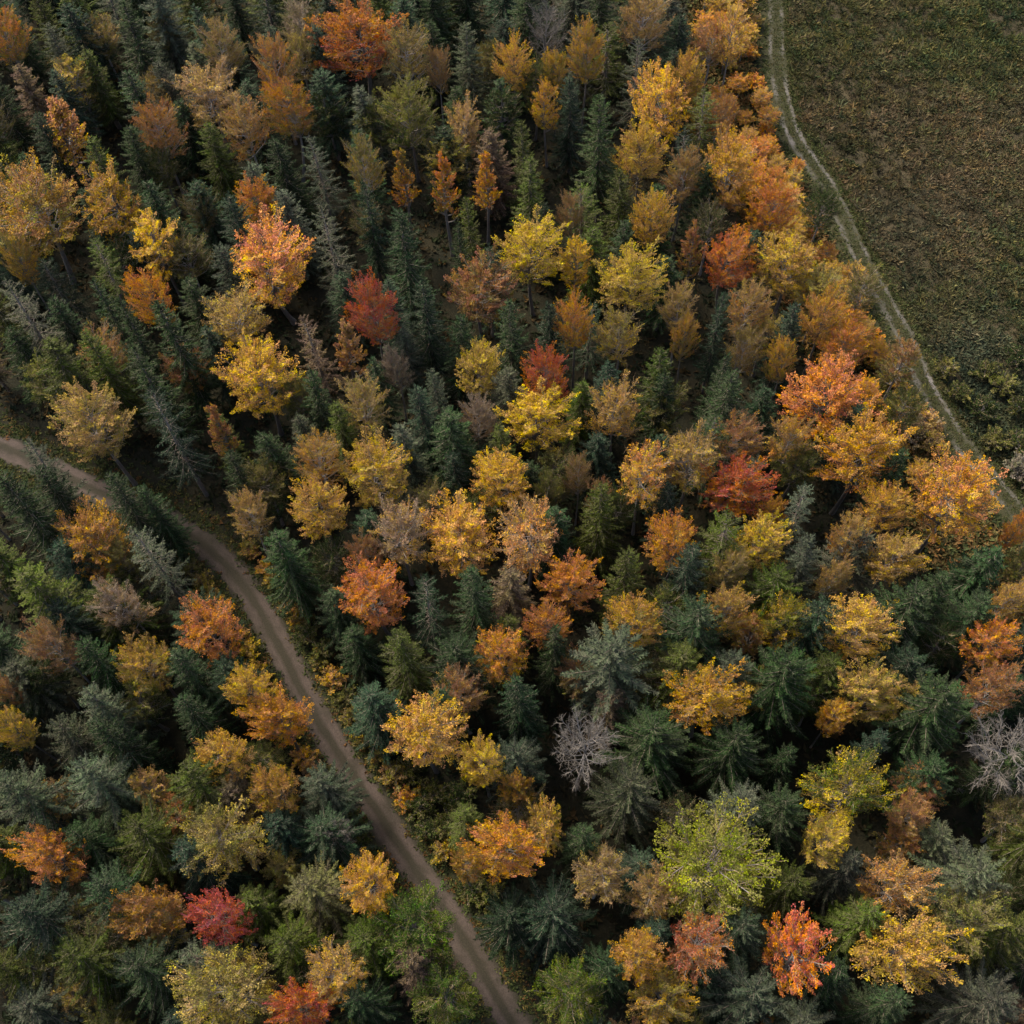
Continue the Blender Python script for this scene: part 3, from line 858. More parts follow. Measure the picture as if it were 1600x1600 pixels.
R0,-13.78,18.75,19.9,2.52,2.99,-1,yellow,gold|bright yellow tree with dark gaps on the track's left side
L3,-41.28,22.43,16.8,3.40,2.65,173,orange,rust|orange and rust ragged tree in the lower left
R1,-32.47,17.71,16.6,3.63,2.61,184,ochre,rust|brownish gold flat tree left of the crimson one
R2,-25.60,16.08,20.0,3.16,2.28,-8,crimson,red|crimson pink tree, darkest red of all, lower left
R3,-24.76,11.17,19.7,4.88,3.95,3,olive,tan|very large olive tan dome at the bottom edge
S0,-16.07,11.44,18.0,2.86,2.86,94,tan,gold|tan bronze tree behind the red one at the bottom edge
L4,-18.93,9.38,20.0,3.07,2.21,5,red,orange|red orange tree cut by the bottom edge
S1,-47.78,38.04,14.5,1.52,1.32,-1,rust,brown|rust coloured tree cut by the left frame edge above the yellow olive one
B1,4.76,28.97,20.0,3.49,3.49,145,bare,bare|bare grey dead tree spread like a star, seen from above
B0,7.08,120.70,16.9,3.32,2.39,-3,bare,bare|grey leafless tangled tree near the top edge
S2,-2.65,65.03,16.1,2.37,1.71,0,pale,brown|greyish pink nearly bare crown beside the dark conifer cluster
S3,-11.48,72.18,14.6,2.06,1.48,0,pale,pale|silver grey topped tree left of the dark conifer cluster
R0,-53.61,88.73,16.6,2.49,1.79,183,olive,gold|dull olive gold low tree below the broad ochre one at the left edge
S4,8.62,54.85,15.9,1.62,1.17,7,rust,olive|small rusty olive tree behind an orange tipped conifer
S0,6.79,57.74,15.9,1.64,1.18,176,brown,olive|small dull brown tree right of the deep yellow round one
R1,3.81,56.22,15.9,1.63,1.17,0,olive,green|small green olive tree between two yellow crowns, mid forest
B1,-16.91,23.78,14.0,2.09,1.50,-1,bare,bare|broken bare tree with twisted pale limbs beside the track
S1,25.46,71.59,16.6,2.35,1.69,173,olive,tan|olive tan tree left of the small golden olive one
R2,24.63,105.80,14.4,1.78,1.28,180,olive,gold|small olive tree between the big golden and the ragged brown ones
R3,-9.71,15.07,19.2,3.95,3.95,268,fresh,lime|fresh green round tree leaning over the lower track, the larger of two
R0,-7.56,9.86,18.3,3.11,3.11,17,fresh,lime|fresh green tree at the bottom edge in front of the larger one beside the track
R1,2.37,9.67,18.1,3.27,3.27,174,fresh,lime|fresh green round tree cut by the bottom edge right of the track
S2,-23.93,124.58,15.3,2.73,3.52,186,pale,olive|greyish pale tree with a clear stem left of the fiery crown
T2,39.58,38.70,13.0,2.18,2.18,15,green,green|green low tree left of the amber orange flat tree
S0,-38.93,17.51,12.8,2.71,2.71,211,green,olive|first green thin low tree in front and right of the ragged orange tree
S4,-42.19,129.51,11.4,2.44,2.44,201,green,olive|green thin low tree behind and left of the thinning tan tree
T0,-50.26,35.48,12.7,2.85,2.85,352,olive,tan|olive low tree left of the yellow olive edge tree
L4,40.93,16.30,12.0,2.04,2.04,220,green,green|green low tree behind and right of the large honey double crown
L0,-50.48,31.31,11.2,2.53,2.53,107,rust,olive|rust low tree in front and left of the yellow olive edge tree
L3,0.30,119.24,12.2,2.65,2.65,251,olive,green|olive low tree in front and left of the grey leafless tree
T2,32.40,20.29,12.3,2.25,2.25,51,rust,olive|rust low tree in front and right of the green and yellow broad tree
T2,-49.34,73.77,13.5,2.93,2.93,328,olive,green|olive low tree behind and left of the tan tree above the track
T0,-33.83,28.59,13.7,2.16,2.16,16,tan,olive|tan low tree in front and left of the pale gold tree
L1,37.79,93.39,11.9,2.54,2.54,25,green,green|green low tree right of the twin stemmed gold tree
L4,-25.11,59.62,14.0,2.95,2.95,357,olive,green|olive low tree in front of the large golden tree
R1,44.07,15.96,11.2,2.75,2.75,281,green,green|green low tree in front of the bare purple grey tree
R0,28.67,75.83,10.6,2.93,2.93,94,olive,tan|olive low tree behind and left of the large salmon orange crown
T0,-15.96,6.52,14.2,2.44,2.44,170,green,olive|green low tree in front and right of the red bottom edge tree
S4,-35.24,89.24,13.9,2.90,2.90,305,green,olive|green thin low tree in front and right of the bright yellow upright tree
R3,49.51,45.99,13.2,2.15,2.15,325,green,olive|first green low tree behind and right of the amber orange flat tree
T0,-20.01,112.52,11.8,2.90,2.90,20,green,green|green low tree in front of the wide fiery crown
R2,34.64,24.82,12.8,2.53,2.53,14,rust,olive|rust low tree right of the green and yellow broad tree
S2,28.00,120.64,12.4,2.91,2.91,109,rust,olive|rust thin low tree behind and right of the big golden tree
S0,-41.72,115.03,13.9,2.45,2.45,209,olive,tan|olive thin low tree behind the small burnt orange tree
R0,41.94,3.27,11.7,2.64,2.64,252,green,green|green low tree in front and right of the large honey double crown
R1,-21.87,21.52,10.8,2.14,2.14,7,olive,tan|olive low tree in front and left of the broken bare tree
S0,24.27,90.87,12.4,2.61,2.61,99,green,green|green thin low tree behind and left of the fox red round crown
L4,10.36,54.58,13.5,2.35,2.35,335,green,green|green low tree behind and left of the vivid orange round tree
L1,35.17,80.10,13.8,3.01,3.01,35,olive,tan|olive low tree right of the fox red round crown
S1,-49.98,128.19,11.8,3.08,3.08,66,tan,olive|tan thin low tree behind the rusty bare stemmed tree
S2,21.89,35.38,11.4,2.67,2.67,298,olive,tan|olive thin low tree right of the wide amber orange crown
S3,-48.91,20.84,13.5,2.77,2.77,70,green,green|green thin low tree left of the ragged orange tree
L2,-35.61,9.05,13.1,2.17,2.17,278,green,olive|green low tree left of the very large olive tan dome
S0,13.33,24.36,11.4,2.19,2.19,231,green,green|green thin low tree behind and left of the yellow green giant
S0,-53.08,51.82,10.8,2.93,2.93,28,olive,green|olive thin low tree left of the bronze gold tree
S0,-22.60,8.14,11.1,2.06,2.06,283,green,olive|green thin low tree in front and left of the red bottom edge tree
S1,-0.66,25.77,11.3,2.64,2.64,81,green,olive|green thin low tree behind and right of the flat wide amber crown
R3,-38.57,51.44,14.2,2.28,2.28,98,olive,green|olive low tree in front and right of the bronze gold tree
R0,11.60,11.72,10.9,2.01,2.01,186,olive,tan|olive low tree in front and left of the orange purple twigged tree
R2,-24.17,31.19,10.8,2.86,2.86,246,green,olive|green low tree right of the pale gold tree
S0,-43.08,76.05,14.4,3.07,3.07,78,rust,olive|rust thin low tree behind the tan tree above the track
S4,-39.26,12.12,11.2,2.49,2.49,170,olive,tan|olive thin low tree in front of the ragged orange tree
T0,22.10,41.35,11.5,2.36,2.36,36,rust,olive|rust low tree behind and right of the wide amber orange crown
R0,-40.07,105.06,11.9,2.34,2.34,172,green,olive|green low tree in front of the small burnt orange tree
T2,41.78,69.86,14.3,2.45,2.45,320,rust,olive|rust low tree right of the large salmon orange crown
L0,-20.55,130.72,11.3,2.88,2.88,91,olive,green|olive low tree behind and left of the wide fiery crown
R1,-14.21,110.14,12.2,3.13,3.13,131,green,olive|green low tree left of the dull green leafy tree
S2,-42.25,28.33,11.8,2.41,2.41,10,tan,olive|tan thin low tree behind the ragged orange tree
S3,-31.78,16.35,13.3,2.68,2.68,70,olive,tan|olive thin low tree left of the crimson tree
S0,-62.55,96.04,11.7,2.39,2.39,145,green,green|green thin low tree left of the broad ochre tree
T0,31.63,63.32,11.2,2.39,2.39,216,green,green|green low tree in front of the large salmon orange crown
L0,-51.10,17.12,10.9,2.68,2.68,309,rust,olive|rust low tree in front and left of the ragged orange tree
L2,34.43,32.90,14.3,2.82,2.82,53,tan,olive|tan low tree in front and right of the large straw tan crown
R0,-18.08,50.66,13.3,2.70,2.70,71,green,green|green low tree behind and left of the orange rust broad tree
T2,1.06,108.73,14.4,2.93,2.93,88,green,green|green low tree left of the slim golden tree
L3,5.56,114.27,13.5,3.03,3.03,108,green,olive|green low tree behind and left of the slim golden tree
L3,-2.94,56.37,12.4,2.94,2.94,295,green,olive|green low tree behind and right of the tall golden crown
T2,-19.25,12.09,13.7,2.02,2.02,304,green,green|green low tree behind the red bottom edge tree
R3,-22.36,70.51,13.1,2.39,2.39,345,olive,green|olive low tree in front and right of the large golden tree
S3,-15.04,93.22,13.3,2.30,2.30,298,green,olive|green thin low tree in front and left of the narrow orange cone tree
S2,52.90,37.60,12.0,2.25,2.25,47,rust,olive|rust thin low tree right of the amber orange flat tree
R2,18.63,5.16,12.4,2.28,2.28,119,rust,olive|rust low tree in front of the flame red tree
S4,42.86,22.05,12.0,2.74,2.74,254,olive,green|olive thin low tree in front of the bare purple grey tree
R0,-34.64,75.08,12.1,2.91,2.91,2,rust,olive|rust low tree left of the large golden tree
S3,-8.24,56.99,11.5,2.37,2.37,180,olive,green|olive thin low tree behind and right of the silvery half bare tree
T1,27.39,34.30,12.5,2.39,2.39,289,green,green|green low tree in front and left of the large straw tan crown
S1,39.59,79.92,14.2,2.56,2.56,307,olive,green|olive thin low tree behind the large salmon orange crown
S3,5.62,37.90,11.7,2.84,2.84,133,rust,olive|rust thin low tree behind the bare star shaped tree
L4,12.27,5.82,13.5,2.18,2.18,345,olive,green|olive low tree in front of the orange purple twigged tree
S1,7.09,5.27,14.3,2.54,2.54,170,rust,olive|rust thin low tree in front and right of the fresh green bottom edge tree
L3,-34.50,21.71,11.1,2.73,2.73,108,green,green|green low tree left of the large greyish olive crown
S0,-41.17,19.98,11.8,2.08,2.08,225,green,green|green thin low tree in front of the ragged orange tree
T1,14.64,43.74,12.5,2.96,2.96,226,green,olive|green low tree in front of the vivid orange round tree
T2,-42.18,13.69,13.4,2.18,2.18,154,green,olive|green low tree in front of the ragged orange tree
S2,12.45,37.49,11.5,2.50,2.50,350,green,olive|green thin low tree left of the wide amber orange crown
T1,16.58,65.99,14.4,2.82,2.82,2,green,olive|green low tree right of the brown tan dome
T1,-51.93,119.13,13.2,3.11,3.11,113,tan,olive|tan low tree behind the rusty bare stemmed tree
R2,4.94,59.83,12.4,2.92,2.92,315,green,olive|green low tree in front of the bright lemon tree
R2,-54.96,59.54,11.0,2.41,2.41,339,olive,green|olive low tree left of the bronze gold tree
T2,52.49,44.08,14.3,2.54,2.54,297,green,olive|second green low tree behind and right of the amber orange flat tree
R0,42.24,65.75,11.2,2.53,2.53,204,green,olive|green low tree behind and right of the broad golden orange crown
R2,-30.58,26.02,14.0,2.17,2.17,24,rust,olive|rust low tree behind and left of the large greyish olive crown
L0,29.27,59.56,12.6,2.94,2.94,54,olive,green|olive low tree behind and right of the bright red crown
S4,-61.49,112.94,13.2,2.72,2.72,72,olive,green|olive thin low tree left of the rusty bare stemmed tree
T1,36.41,4.12,14.0,2.19,2.19,333,tan,olive|tan low tree in front and right of the large honey double crown
S2,-35.89,16.33,13.4,2.56,2.56,60,green,olive|second green thin low tree in front and right of the ragged orange tree
S1,-34.05,96.09,14.4,2.26,2.26,60,green,olive|green thin low tree behind and right of the bright yellow upright tree
L3,-43.79,90.71,11.4,3.20,3.20,348,green,green|green low tree in front and left of the bright yellow upright tree
S4,-23.40,120.53,14.5,2.72,2.72,36,olive,tan|olive thin low tree left of the wide fiery crown
T0,-35.73,37.13,12.3,2.48,2.48,340,olive,green|olive low tree in front of the half dead grey tan tree
L1,-5.56,103.62,12.5,3.14,3.14,144,olive,tan|olive low tree behind the narrow orange cone tree
R2,-44.96,39.93,13.1,2.35,2.35,303,green,green|green low tree behind and right of the yellow olive edge tree
T1,-68.15,115.61,12.3,2.83,2.83,304,tan,olive|tan low tree left of the rusty bare stemmed tree
T0,31.81,139.77,6.2,2.37,2.37,272,gold,tan|fifth golden and tan edge tree behind and right of the big golden tree
T2,38.49,76.19,5.0,2.09,2.09,82,orange,gold|orange and golden edge tree behind and right of the large salmon orange crown
L3,34.83,135.12,5.2,2.20,2.20,166,gold,tan|fourth golden and tan edge tree behind and right of the big golden tree
T2,38.98,69.23,6.4,2.56,2.56,120,orange,gold|orange and golden edge tree right of the large salmon orange crown
T2,29.93,126.87,5.3,1.69,1.69,308,gold,tan|first golden and tan edge tree behind and right of the big golden tree
R2,31.32,128.77,5.8,2.44,2.44,43,orange,gold|second orange and golden edge tree behind and right of the big golden tree
T2,37.66,81.97,5.8,2.06,2.06,285,orange,gold|second orange and golden edge tree behind the large salmon orange crown
T0,36.85,102.64,4.5,1.46,1.46,56,tan,gold|second tan and golden edge tree right of the twin stemmed gold tree
R0,30.30,114.88,5.2,1.64,1.64,287,orange,gold|third orange and golden edge tree behind the twin stemmed gold tree
R3,31.31,124.10,6.4,2.36,2.36,200,gold,tan|second golden and tan edge tree behind and right of the big golden tree
L2,41.69,63.14,5.3,1.62,1.62,291,tan,orange|tan and orange edge tree right of the broad golden orange crown
T1,41.65,82.64,4.4,1.46,1.46,149,orange,tan|orange and tan edge tree behind and right of the large salmon orange crown
L3,39.72,85.20,4.9,1.72,1.72,288,tan,gold|second tan and golden edge tree behind the large salmon orange crown
L0,39.29,80.18,6.7,2.35,2.35,220,orange,gold|first orange and golden edge tree behind the large salmon orange crown
R1,31.75,99.83,7.4,2.59,2.59,157,orange,gold|orange and golden edge tree in front and right of the twin stemmed gold tree
T0,32.50,119.49,4.0,1.66,1.66,137,orange,gold|orange and golden edge tree right of the big golden tree
T1,41.89,66.81,5.5,1.92,1.92,324,orange,gold|second orange and golden edge tree behind and right of the broad golden orange crown
R2,32.23,109.18,5.1,1.69,1.69,143,tan,gold|tan and golden edge tree behind and right of the twin stemmed gold tree
R1,33.86,126.33,4.6,1.38,1.38,98,tan,gold|tan and golden edge tree behind and right of the big golden tree
R0,39.02,90.91,4.2,1.62,1.62,301,orange,gold|orange and golden edge tree right of the fox red round crown
T0,36.81,95.94,4.9,1.61,1.61,5,tan,orange|tan and orange edge tree behind and right of the fox red round crown
L1,33.36,131.47,5.2,1.89,1.89,101,tan,orange|second tan and orange edge tree behind and right of the big golden tree
R1,30.14,135.94,7.2,2.21,2.21,239,tan,gold|tan and golden edge tree behind the big golden tree
L4,43.81,60.06,5.5,1.80,1.80,33,tan,gold|tan and golden edge tree behind and left of the orange tree overhanging the path
T1,41.51,87.07,4.9,1.89,1.89,141,tan,orange|second tan and orange edge tree right of the fox red round crown
T0,29.40,117.14,4.7,1.59,1.59,112,orange,tan|orange and tan edge tree right of the big golden tree
T2,39.27,88.11,4.4,1.57,1.57,104,gold,tan|golden and tan edge tree right of the fox red round crown
L4,42.38,76.28,4.6,1.71,1.71,333,gold,orange|golden and orange edge tree behind and right of the large salmon orange crown
L3,34.96,93.30,6.5,2.41,2.41,3,gold,tan|golden and tan edge tree behind and right of the fox red round crown
R1,37.71,104.82,4.0,1.21,1.21,254,orange,gold|second orange and golden edge tree right of the twin stemmed gold tree
R2,32.52,145.60,5.7,2.11,2.11,13,orange,gold|orange and golden edge tree behind the big golden tree
L2,33.76,96.86,6.6,2.21,2.21,297,tan,orange|tan and orange edge tree in front and right of the twin stemmed gold tree
R2,34.63,108.30,4.6,1.63,1.63,183,orange,gold|orange and golden edge tree behind and right of the twin stemmed gold tree
R3,32.99,142.77,5.0,1.85,1.85,322,gold,tan|sixth golden and tan edge tree behind and right of the big golden tree
L0,30.00,106.31,7.1,2.13,2.13,37,orange,gold|first orange and golden edge tree behind the twin stemmed gold tree
R3,34.45,102.40,5.4,1.66,1.66,31,orange,tan|orange and tan edge tree right of the twin stemmed gold tree
L1,31.29,132.72,6.1,2.05,2.05,12,tan,orange|first tan and orange edge tree behind and right of the big golden tree
T0,37.43,144.35,4.1,1.33,1.33,19,tan,orange|fifth tan and orange edge tree behind and right of the big golden tree
T1,40.13,71.23,4.8,1.66,1.66,105,gold,orange|golden and orange edge tree right of the large salmon orange crown
R0,32.91,106.69,5.6,1.84,1.84,191,orange,tan|first orange and tan edge tree behind and right of the twin stemmed gold tree
R3,32.64,113.48,3.9,1.35,1.35,176,orange,gold|second orange and golden edge tree behind the twin stemmed gold tree
L1,35.61,141.78,5.5,2.21,2.21,40,tan,orange|fourth tan and orange edge tree behind and right of the big golden tree
T1,31.20,102.60,7.0,2.67,2.67,358,orange,gold|first orange and golden edge tree right of the twin stemmed gold tree
R0,35.22,104.71,4.8,1.59,1.59,109,tan,gold|first tan and golden edge tree right of the twin stemmed gold tree
L1,41.87,79.82,3.8,1.38,1.38,271,tan,orange|tan and orange edge tree behind and right of the large salmon orange crown
R0,35.26,112.98,4.7,1.74,1.74,46,orange,tan|second orange and tan edge tree behind and right of the twin stemmed gold tree
L4,40.41,77.92,5.0,1.70,1.70,168,tan,gold|tan and golden edge tree behind and right of the large salmon orange crown
T2,36.33,90.15,5.3,1.82,1.82,19,tan,orange|first tan and orange edge tree right of the fox red round crown
T1,34.11,139.01,4.5,1.70,1.70,76,tan,orange|third tan and orange edge tree behind and right of the big golden tree
T0,30.16,141.61,6.0,1.98,1.98,158,gold,tan|golden and tan edge tree behind the big golden tree
T2,37.29,84.51,6.2,1.88,1.88,58,tan,gold|tan and golden edge tree right of the fox red round crown
T1,39.64,64.59,5.5,2.22,2.22,125,orange,gold|first orange and golden edge tree behind and right of the broad golden orange crown
T2,35.36,98.67,6.1,2.54,2.54,19,tan,gold|tan and golden edge tree in front and right of the twin stemmed gold tree
L2,35.23,129.11,4.0,1.59,1.59,91,gold,tan|third golden and tan edge tree behind and right of the big golden tree
R0,35.29,117.20,3.8,1.56,1.56,114,tan,orange|tan and orange edge tree behind the twin stemmed gold tree
R0,37.04,78.17,6.4,2.24,2.24,316,tan,gold|first tan and golden edge tree behind the large salmon orange crown
R3,32.41,137.38,6.0,1.99,1.99,268,gold,orange|golden and orange edge tree behind and right of the big golden tree
T0,29.02,129.03,6.2,2.03,2.03,168,orange,gold|first orange and golden edge tree behind and right of the big golden tree
N0,-35.86,69.73,21.5,2.88,2.88,136,kgreen,kgreen|narrow dark green conifer behind and right of the tan tree above the track
N1,-34.35,74.79,20.5,3.10,3.10,24,kgreen,kgreen|narrow dark green conifer in front of the bright yellow upright tree
V0,-33.74,63.86,21.5,3.16,3.16,250,kblue,kblue|thin bluish green conifer behind and right of the tan tree above the track
N2,-42.24,80.01,17.5,2.31,2.31,166,kgreen,kgreen|second narrow dark green conifer in front and left of the bright yellow upright tree
F0,-10.29,84.24,21.5,3.50,3.50,256,kgreen,kgreen|full dark green conifer in front and left of the narrow orange cone tree
N3,-7.86,76.84,18.5,2.72,2.72,231,kblue,kblue|narrow bluish green conifer left of the copper and green tree
V1,-18.66,87.40,19.5,2.81,2.81,135,kgrey,kgrey|thin grey green conifer behind and right of the peach and yellow tree
N0,-14.56,92.05,17.5,2.17,2.17,336,kblue,kblue|narrow bluish green conifer left of the narrow orange cone tree
N1,-3.29,89.46,17.5,1.99,1.99,59,kolive,kolive|narrow olive green conifer in front and right of the narrow orange cone tree
N2,-3.76,86.93,16.5,1.83,1.83,355,kgreen,kgreen|narrow dark green conifer in front and right of the narrow orange cone tree
N3,3.84,99.79,17.5,2.31,2.31,214,kolive,kolive|narrow olive green conifer in front and left of the slim golden tree
N0,4.11,94.02,17.5,2.84,2.84,92,kolive,kolive|narrow olive green conifer in front of the slim golden tree
F1,12.58,100.04,20.5,3.25,3.25,70,kgreen,kgreen|full dark green conifer left of the big golden tree
F2,1.11,73.88,19.5,2.82,2.82,280,kgreen,kgreen|full dark green conifer right of the copper and green tree
N1,16.17,68.04,17.5,2.65,2.65,275,kolive,kolive|narrow olive green conifer behind and right of the brown tan dome
N2,16.30,65.46,16.5,2.42,2.42,273,kgreen,kgreen|narrow dark green conifer behind and right of the brown tan dome
F3,21.80,64.11,18.5,3.31,3.31,292,kgreen,kgreen|full dark green conifer left of the large salmon orange crown
N3,22.55,73.89,18.5,1.64,1.64,177,kblue,kblue|narrow bluish green conifer in front of the fox red round crown
V2,27.47,51.48,17.5,2.41,2.41,22,kgrey,kgrey|thin grey green conifer in front and left of the broad golden orange crown
F0,27.27,46.56,17.5,2.56,2.56,145,kgrey,kgrey|full grey green conifer in front and right of the bright red crown
F1,8.48,52.83,18.5,2.88,2.88,259,kolive,kolive|full olive green conifer in front of the brown tan dome
F2,10.17,45.72,17.5,2.69,2.69,130,kolive,kolive|full olive green conifer left of the vivid orange round tree
F3,15.86,45.26,18.5,2.99,2.99,153,kblue,kblue|full bluish green conifer in front and right of the vivid orange round tree
F0,-23.64,61.54,15.5,3.28,3.28,247,kgreen,kgreen|first full dark green conifer in front of the large golden tree
F1,-22.16,50.17,16.5,3.45,3.45,263,kgreen,kgreen|full dark green conifer behind and right of the salmon orange track tree
V0,-8.28,43.66,19.5,2.75,2.75,230,kblue,kblue|thin bluish green conifer right of the orange rust broad tree
F2,-3.98,44.36,19.5,2.96,2.96,271,kgreen,kgreen|full dark green conifer in front of the tall golden crown
F3,-10.67,39.11,18.5,3.11,3.11,161,kolive,kolive|full olive green conifer in front and right of the orange rust broad tree
F0,-17.70,45.92,12.5,2.80,2.80,317,kgreen,kgreen|full dark green conifer left of the orange rust broad tree
F1,-15.95,42.30,11.5,2.78,2.78,307,kgreen,kgreen|full dark green conifer in front and left of the orange rust broad tree
F2,0.06,33.80,18.5,2.85,2.85,281,kblue,kblue|full bluish green conifer behind and left of the bare star shaped tree
N0,3.00,39.31,16.5,2.17,2.17,263,kgreen,kgreen|narrow dark green conifer in front and left of the deep orange tree
W0,8.43,37.03,18.5,4.49,4.49,114,kgrey,kgrey|broad grey green conifer in front and right of the deep orange tree
W1,8.76,25.31,16.5,3.34,3.34,257,kgrey,kgrey|broad grey green conifer in front and right of the bare star shaped tree
W2,11.50,30.29,15.5,4.15,4.15,180,kgreen,kgreen|broad dark green conifer in front and left of the wide amber orange crown
W3,18.55,28.94,15.5,3.30,3.30,234,kgreen,kgreen|broad dark green conifer in front and right of the wide amber orange crown
W0,23.30,34.51,17.5,3.97,3.97,67,kgreen,kgreen|broad dark green conifer in front and left of the large straw tan crown
W1,18.62,23.52,15.5,2.97,2.97,225,kgrey,kgrey|broad grey green conifer behind and right of the yellow green giant
W2,21.87,22.93,15.5,2.84,2.84,90,kgreen,kgreen|broad dark green conifer left of the green and yellow broad tree
W3,21.69,17.34,13.5,2.32,2.32,124,kolive,kolive|broad olive green conifer behind the flame red tree
W0,35.45,31.19,18.5,4.06,4.06,49,kgreen,kgreen|broad dark green conifer in front and left of the amber orange flat tree
F3,30.43,28.42,15.5,2.22,2.22,358,kblue,kblue|full bluish green conifer behind and right of the green and yellow broad tree
W1,36.01,40.87,16.5,3.65,3.65,200,kgreen,kgreen|broad dark green conifer behind and right of the large straw tan crown
W2,36.16,17.00,17.5,3.83,3.83,284,kgrey,kgrey|broad grey green conifer in front of the bare purple grey tree
W3,35.44,7.12,16.5,3.40,3.40,155,kgrey,kgrey|first broad grey green conifer in front and right of the large honey double crown
W0,17.02,8.33,15.5,4.31,4.31,195,kgrey,kgrey|broad grey green conifer in front and left of the flame red tree
W1,1.54,15.59,15.5,3.58,3.58,232,kblue,kblue|broad bluish green conifer in front and left of the dusty brown twiggy dome
W2,-1.82,15.81,13.5,2.92,2.92,266,kblue,kblue|broad bluish green conifer in front of the flat wide amber crown
W3,-14.05,9.22,15.5,2.43,2.43,88,kgreen,kgreen|broad dark green conifer right of the red bottom edge tree
W0,-20.11,14.17,16.5,3.05,3.05,115,kolive,kolive|broad olive green conifer right of the crimson tree
W1,-31.45,13.07,17.5,3.35,3.35,340,kgreen,kgreen|broad dark green conifer in front and left of the crimson tree
W2,-36.83,13.81,17.5,3.19,3.19,63,kolive,kolive|broad olive green conifer in front of the ragged orange tree
W3,-32.28,23.84,17.5,3.41,3.41,215,kolive,kolive|broad olive green conifer left of the large greyish olive crown
W0,-28.61,27.67,17.5,3.35,3.35,267,kolive,kolive|broad olive green conifer in front and left of the pale gold tree
W1,-37.81,28.70,17.5,3.24,3.24,207,kgrey,kgrey|broad grey green conifer in front and right of the yellow olive edge tree
W2,-43.02,27.36,18.5,3.38,3.38,75,kgrey,kgrey|broad grey green conifer in front of the yellow olive edge tree
W3,-35.49,19.04,16.5,3.00,3.00,14,kgreen,kgreen|broad dark green conifer in front and right of the ragged orange tree
W0,-40.96,17.01,18.5,3.50,3.50,246,kblue,kblue|first broad bluish green conifer in front and left of the ragged orange tree
F0,-36.11,31.96,17.5,3.04,3.04,217,kgreen,kgreen|full dark green conifer right of the yellow olive edge tree
F1,-37.95,35.80,17.5,3.09,3.09,294,kgrey,kgrey|full grey green conifer behind and right of the yellow olive edge tree
F2,-29.72,34.69,16.5,2.78,2.78,269,kgreen,kgreen|full dark green conifer behind and left of the pale gold tree
V1,-34.88,49.99,19.5,2.83,2.83,217,kgrey,kgrey|thin grey green conifer right of the bronze gold tree
F3,-37.82,56.21,18.5,2.79,2.79,103,kgreen,kgreen|full dark green conifer in front of the tan tree above the track
F0,-46.85,55.39,20.5,3.76,3.76,154,kgreen,kgreen|second full dark green conifer in front and left of the tan tree above the track
V2,-46.07,60.08,18.5,2.83,2.83,244,kgrey,kgrey|thin grey green conifer in front and left of the tan tree above the track
F1,-44.56,46.05,19.5,4.30,4.30,31,kolive,kolive|full olive green conifer in front and left of the bronze gold tree
F2,-39.16,39.74,17.5,2.81,2.81,156,kgreen,kgreen|full dark green conifer in front and left of the half dead grey tan tree
W1,-18.10,28.13,12.5,2.72,2.72,131,kgrey,kgrey|broad grey green conifer behind the broken bare tree
W2,-17.98,23.82,12.5,3.31,3.31,102,kblue,kblue|broad bluish green conifer left of the broken bare tree
F3,-45.17,57.60,17.5,3.18,3.18,304,kgreen,kgreen|first full dark green conifer in front and left of the tan tree above the track
F0,-35.80,56.52,14.5,2.52,2.52,178,kgreen,kgreen|full dark green conifer behind and right of the bronze gold tree
W3,-17.94,18.11,16.5,3.11,3.11,115,kpale,kpale|broad pale green conifer left of the yellow tree by the track
F1,-6.12,62.47,16.5,3.99,3.99,320,kgreen,kgreen|full dark green conifer in front and left of the neat round yellow tree
F2,-8.61,65.63,16.5,2.57,2.57,155,kblue,kblue|full bluish green conifer right of the white stemmed straw tree
F3,-6.99,67.45,16.5,2.22,2.22,62,kgrey,kgrey|full grey green conifer left of the neat round yellow tree
N1,-29.89,65.91,14.5,1.86,1.86,58,kolive,kolive|narrow olive green conifer in front and left of the large golden tree
V0,-20.05,74.30,17.5,2.49,2.49,86,kbrown,kbrown|thin brownish conifer behind and left of the brown cone shaped tree
N2,-19.58,68.62,16.5,2.45,2.45,47,kgreen,kgreen|narrow dark green conifer in front and left of the brown cone shaped tree
F0,-45.83,72.05,18.5,4.08,4.08,0,kolive,kolive|full olive green conifer behind and left of the tan tree above the track
F1,-42.45,73.41,18.5,2.98,2.98,312,kolive,kolive|second full olive green conifer behind the tan tree above the track
N3,-39.20,76.42,18.5,2.26,2.26,89,kgreen,kgreen|first narrow dark green conifer in front and left of the bright yellow upright tree
V1,-51.18,79.66,18.5,3.44,3.44,124,kgrey,kgrey|thin grey green conifer in front of the broad ochre tree
N0,22.00,67.57,16.5,2.22,2.22,256,kgreen,kgreen|narrow dark green conifer in front of the fox red round crown
F2,22.94,28.26,13.5,1.93,1.93,7,kgreen,kgreen|full dark green conifer behind and left of the green and yellow broad tree
F3,42.43,26.10,15.5,2.82,2.82,168,kgreen,kgreen|full dark green conifer right of the bare purple grey tree
F0,38.58,42.62,16.5,3.01,3.01,302,kgreen,kgreen|full dark green conifer behind and left of the amber orange flat tree
F1,-0.68,102.17,14.0,3.50,3.50,323,kbrown,kbrown|full brownish conifer in front and left of the slim golden tree
N1,-42.54,112.13,16.6,3.28,3.28,87,kgreen,kgreen|narrow dark green conifer behind and left of the small burnt orange tree
W0,26.94,2.93,14.6,2.75,2.75,230,kgreen,kgreen|broad dark green conifer in front of the large honey double crown
W1,-46.15,7.12,15.4,3.13,3.13,28,kblue,kblue|second broad bluish green conifer in front and left of the ragged orange tree
N2,-36.00,92.13,13.6,2.92,2.92,78,kgreen,kgreen|narrow dark green conifer behind and right of the bright yellow upright tree
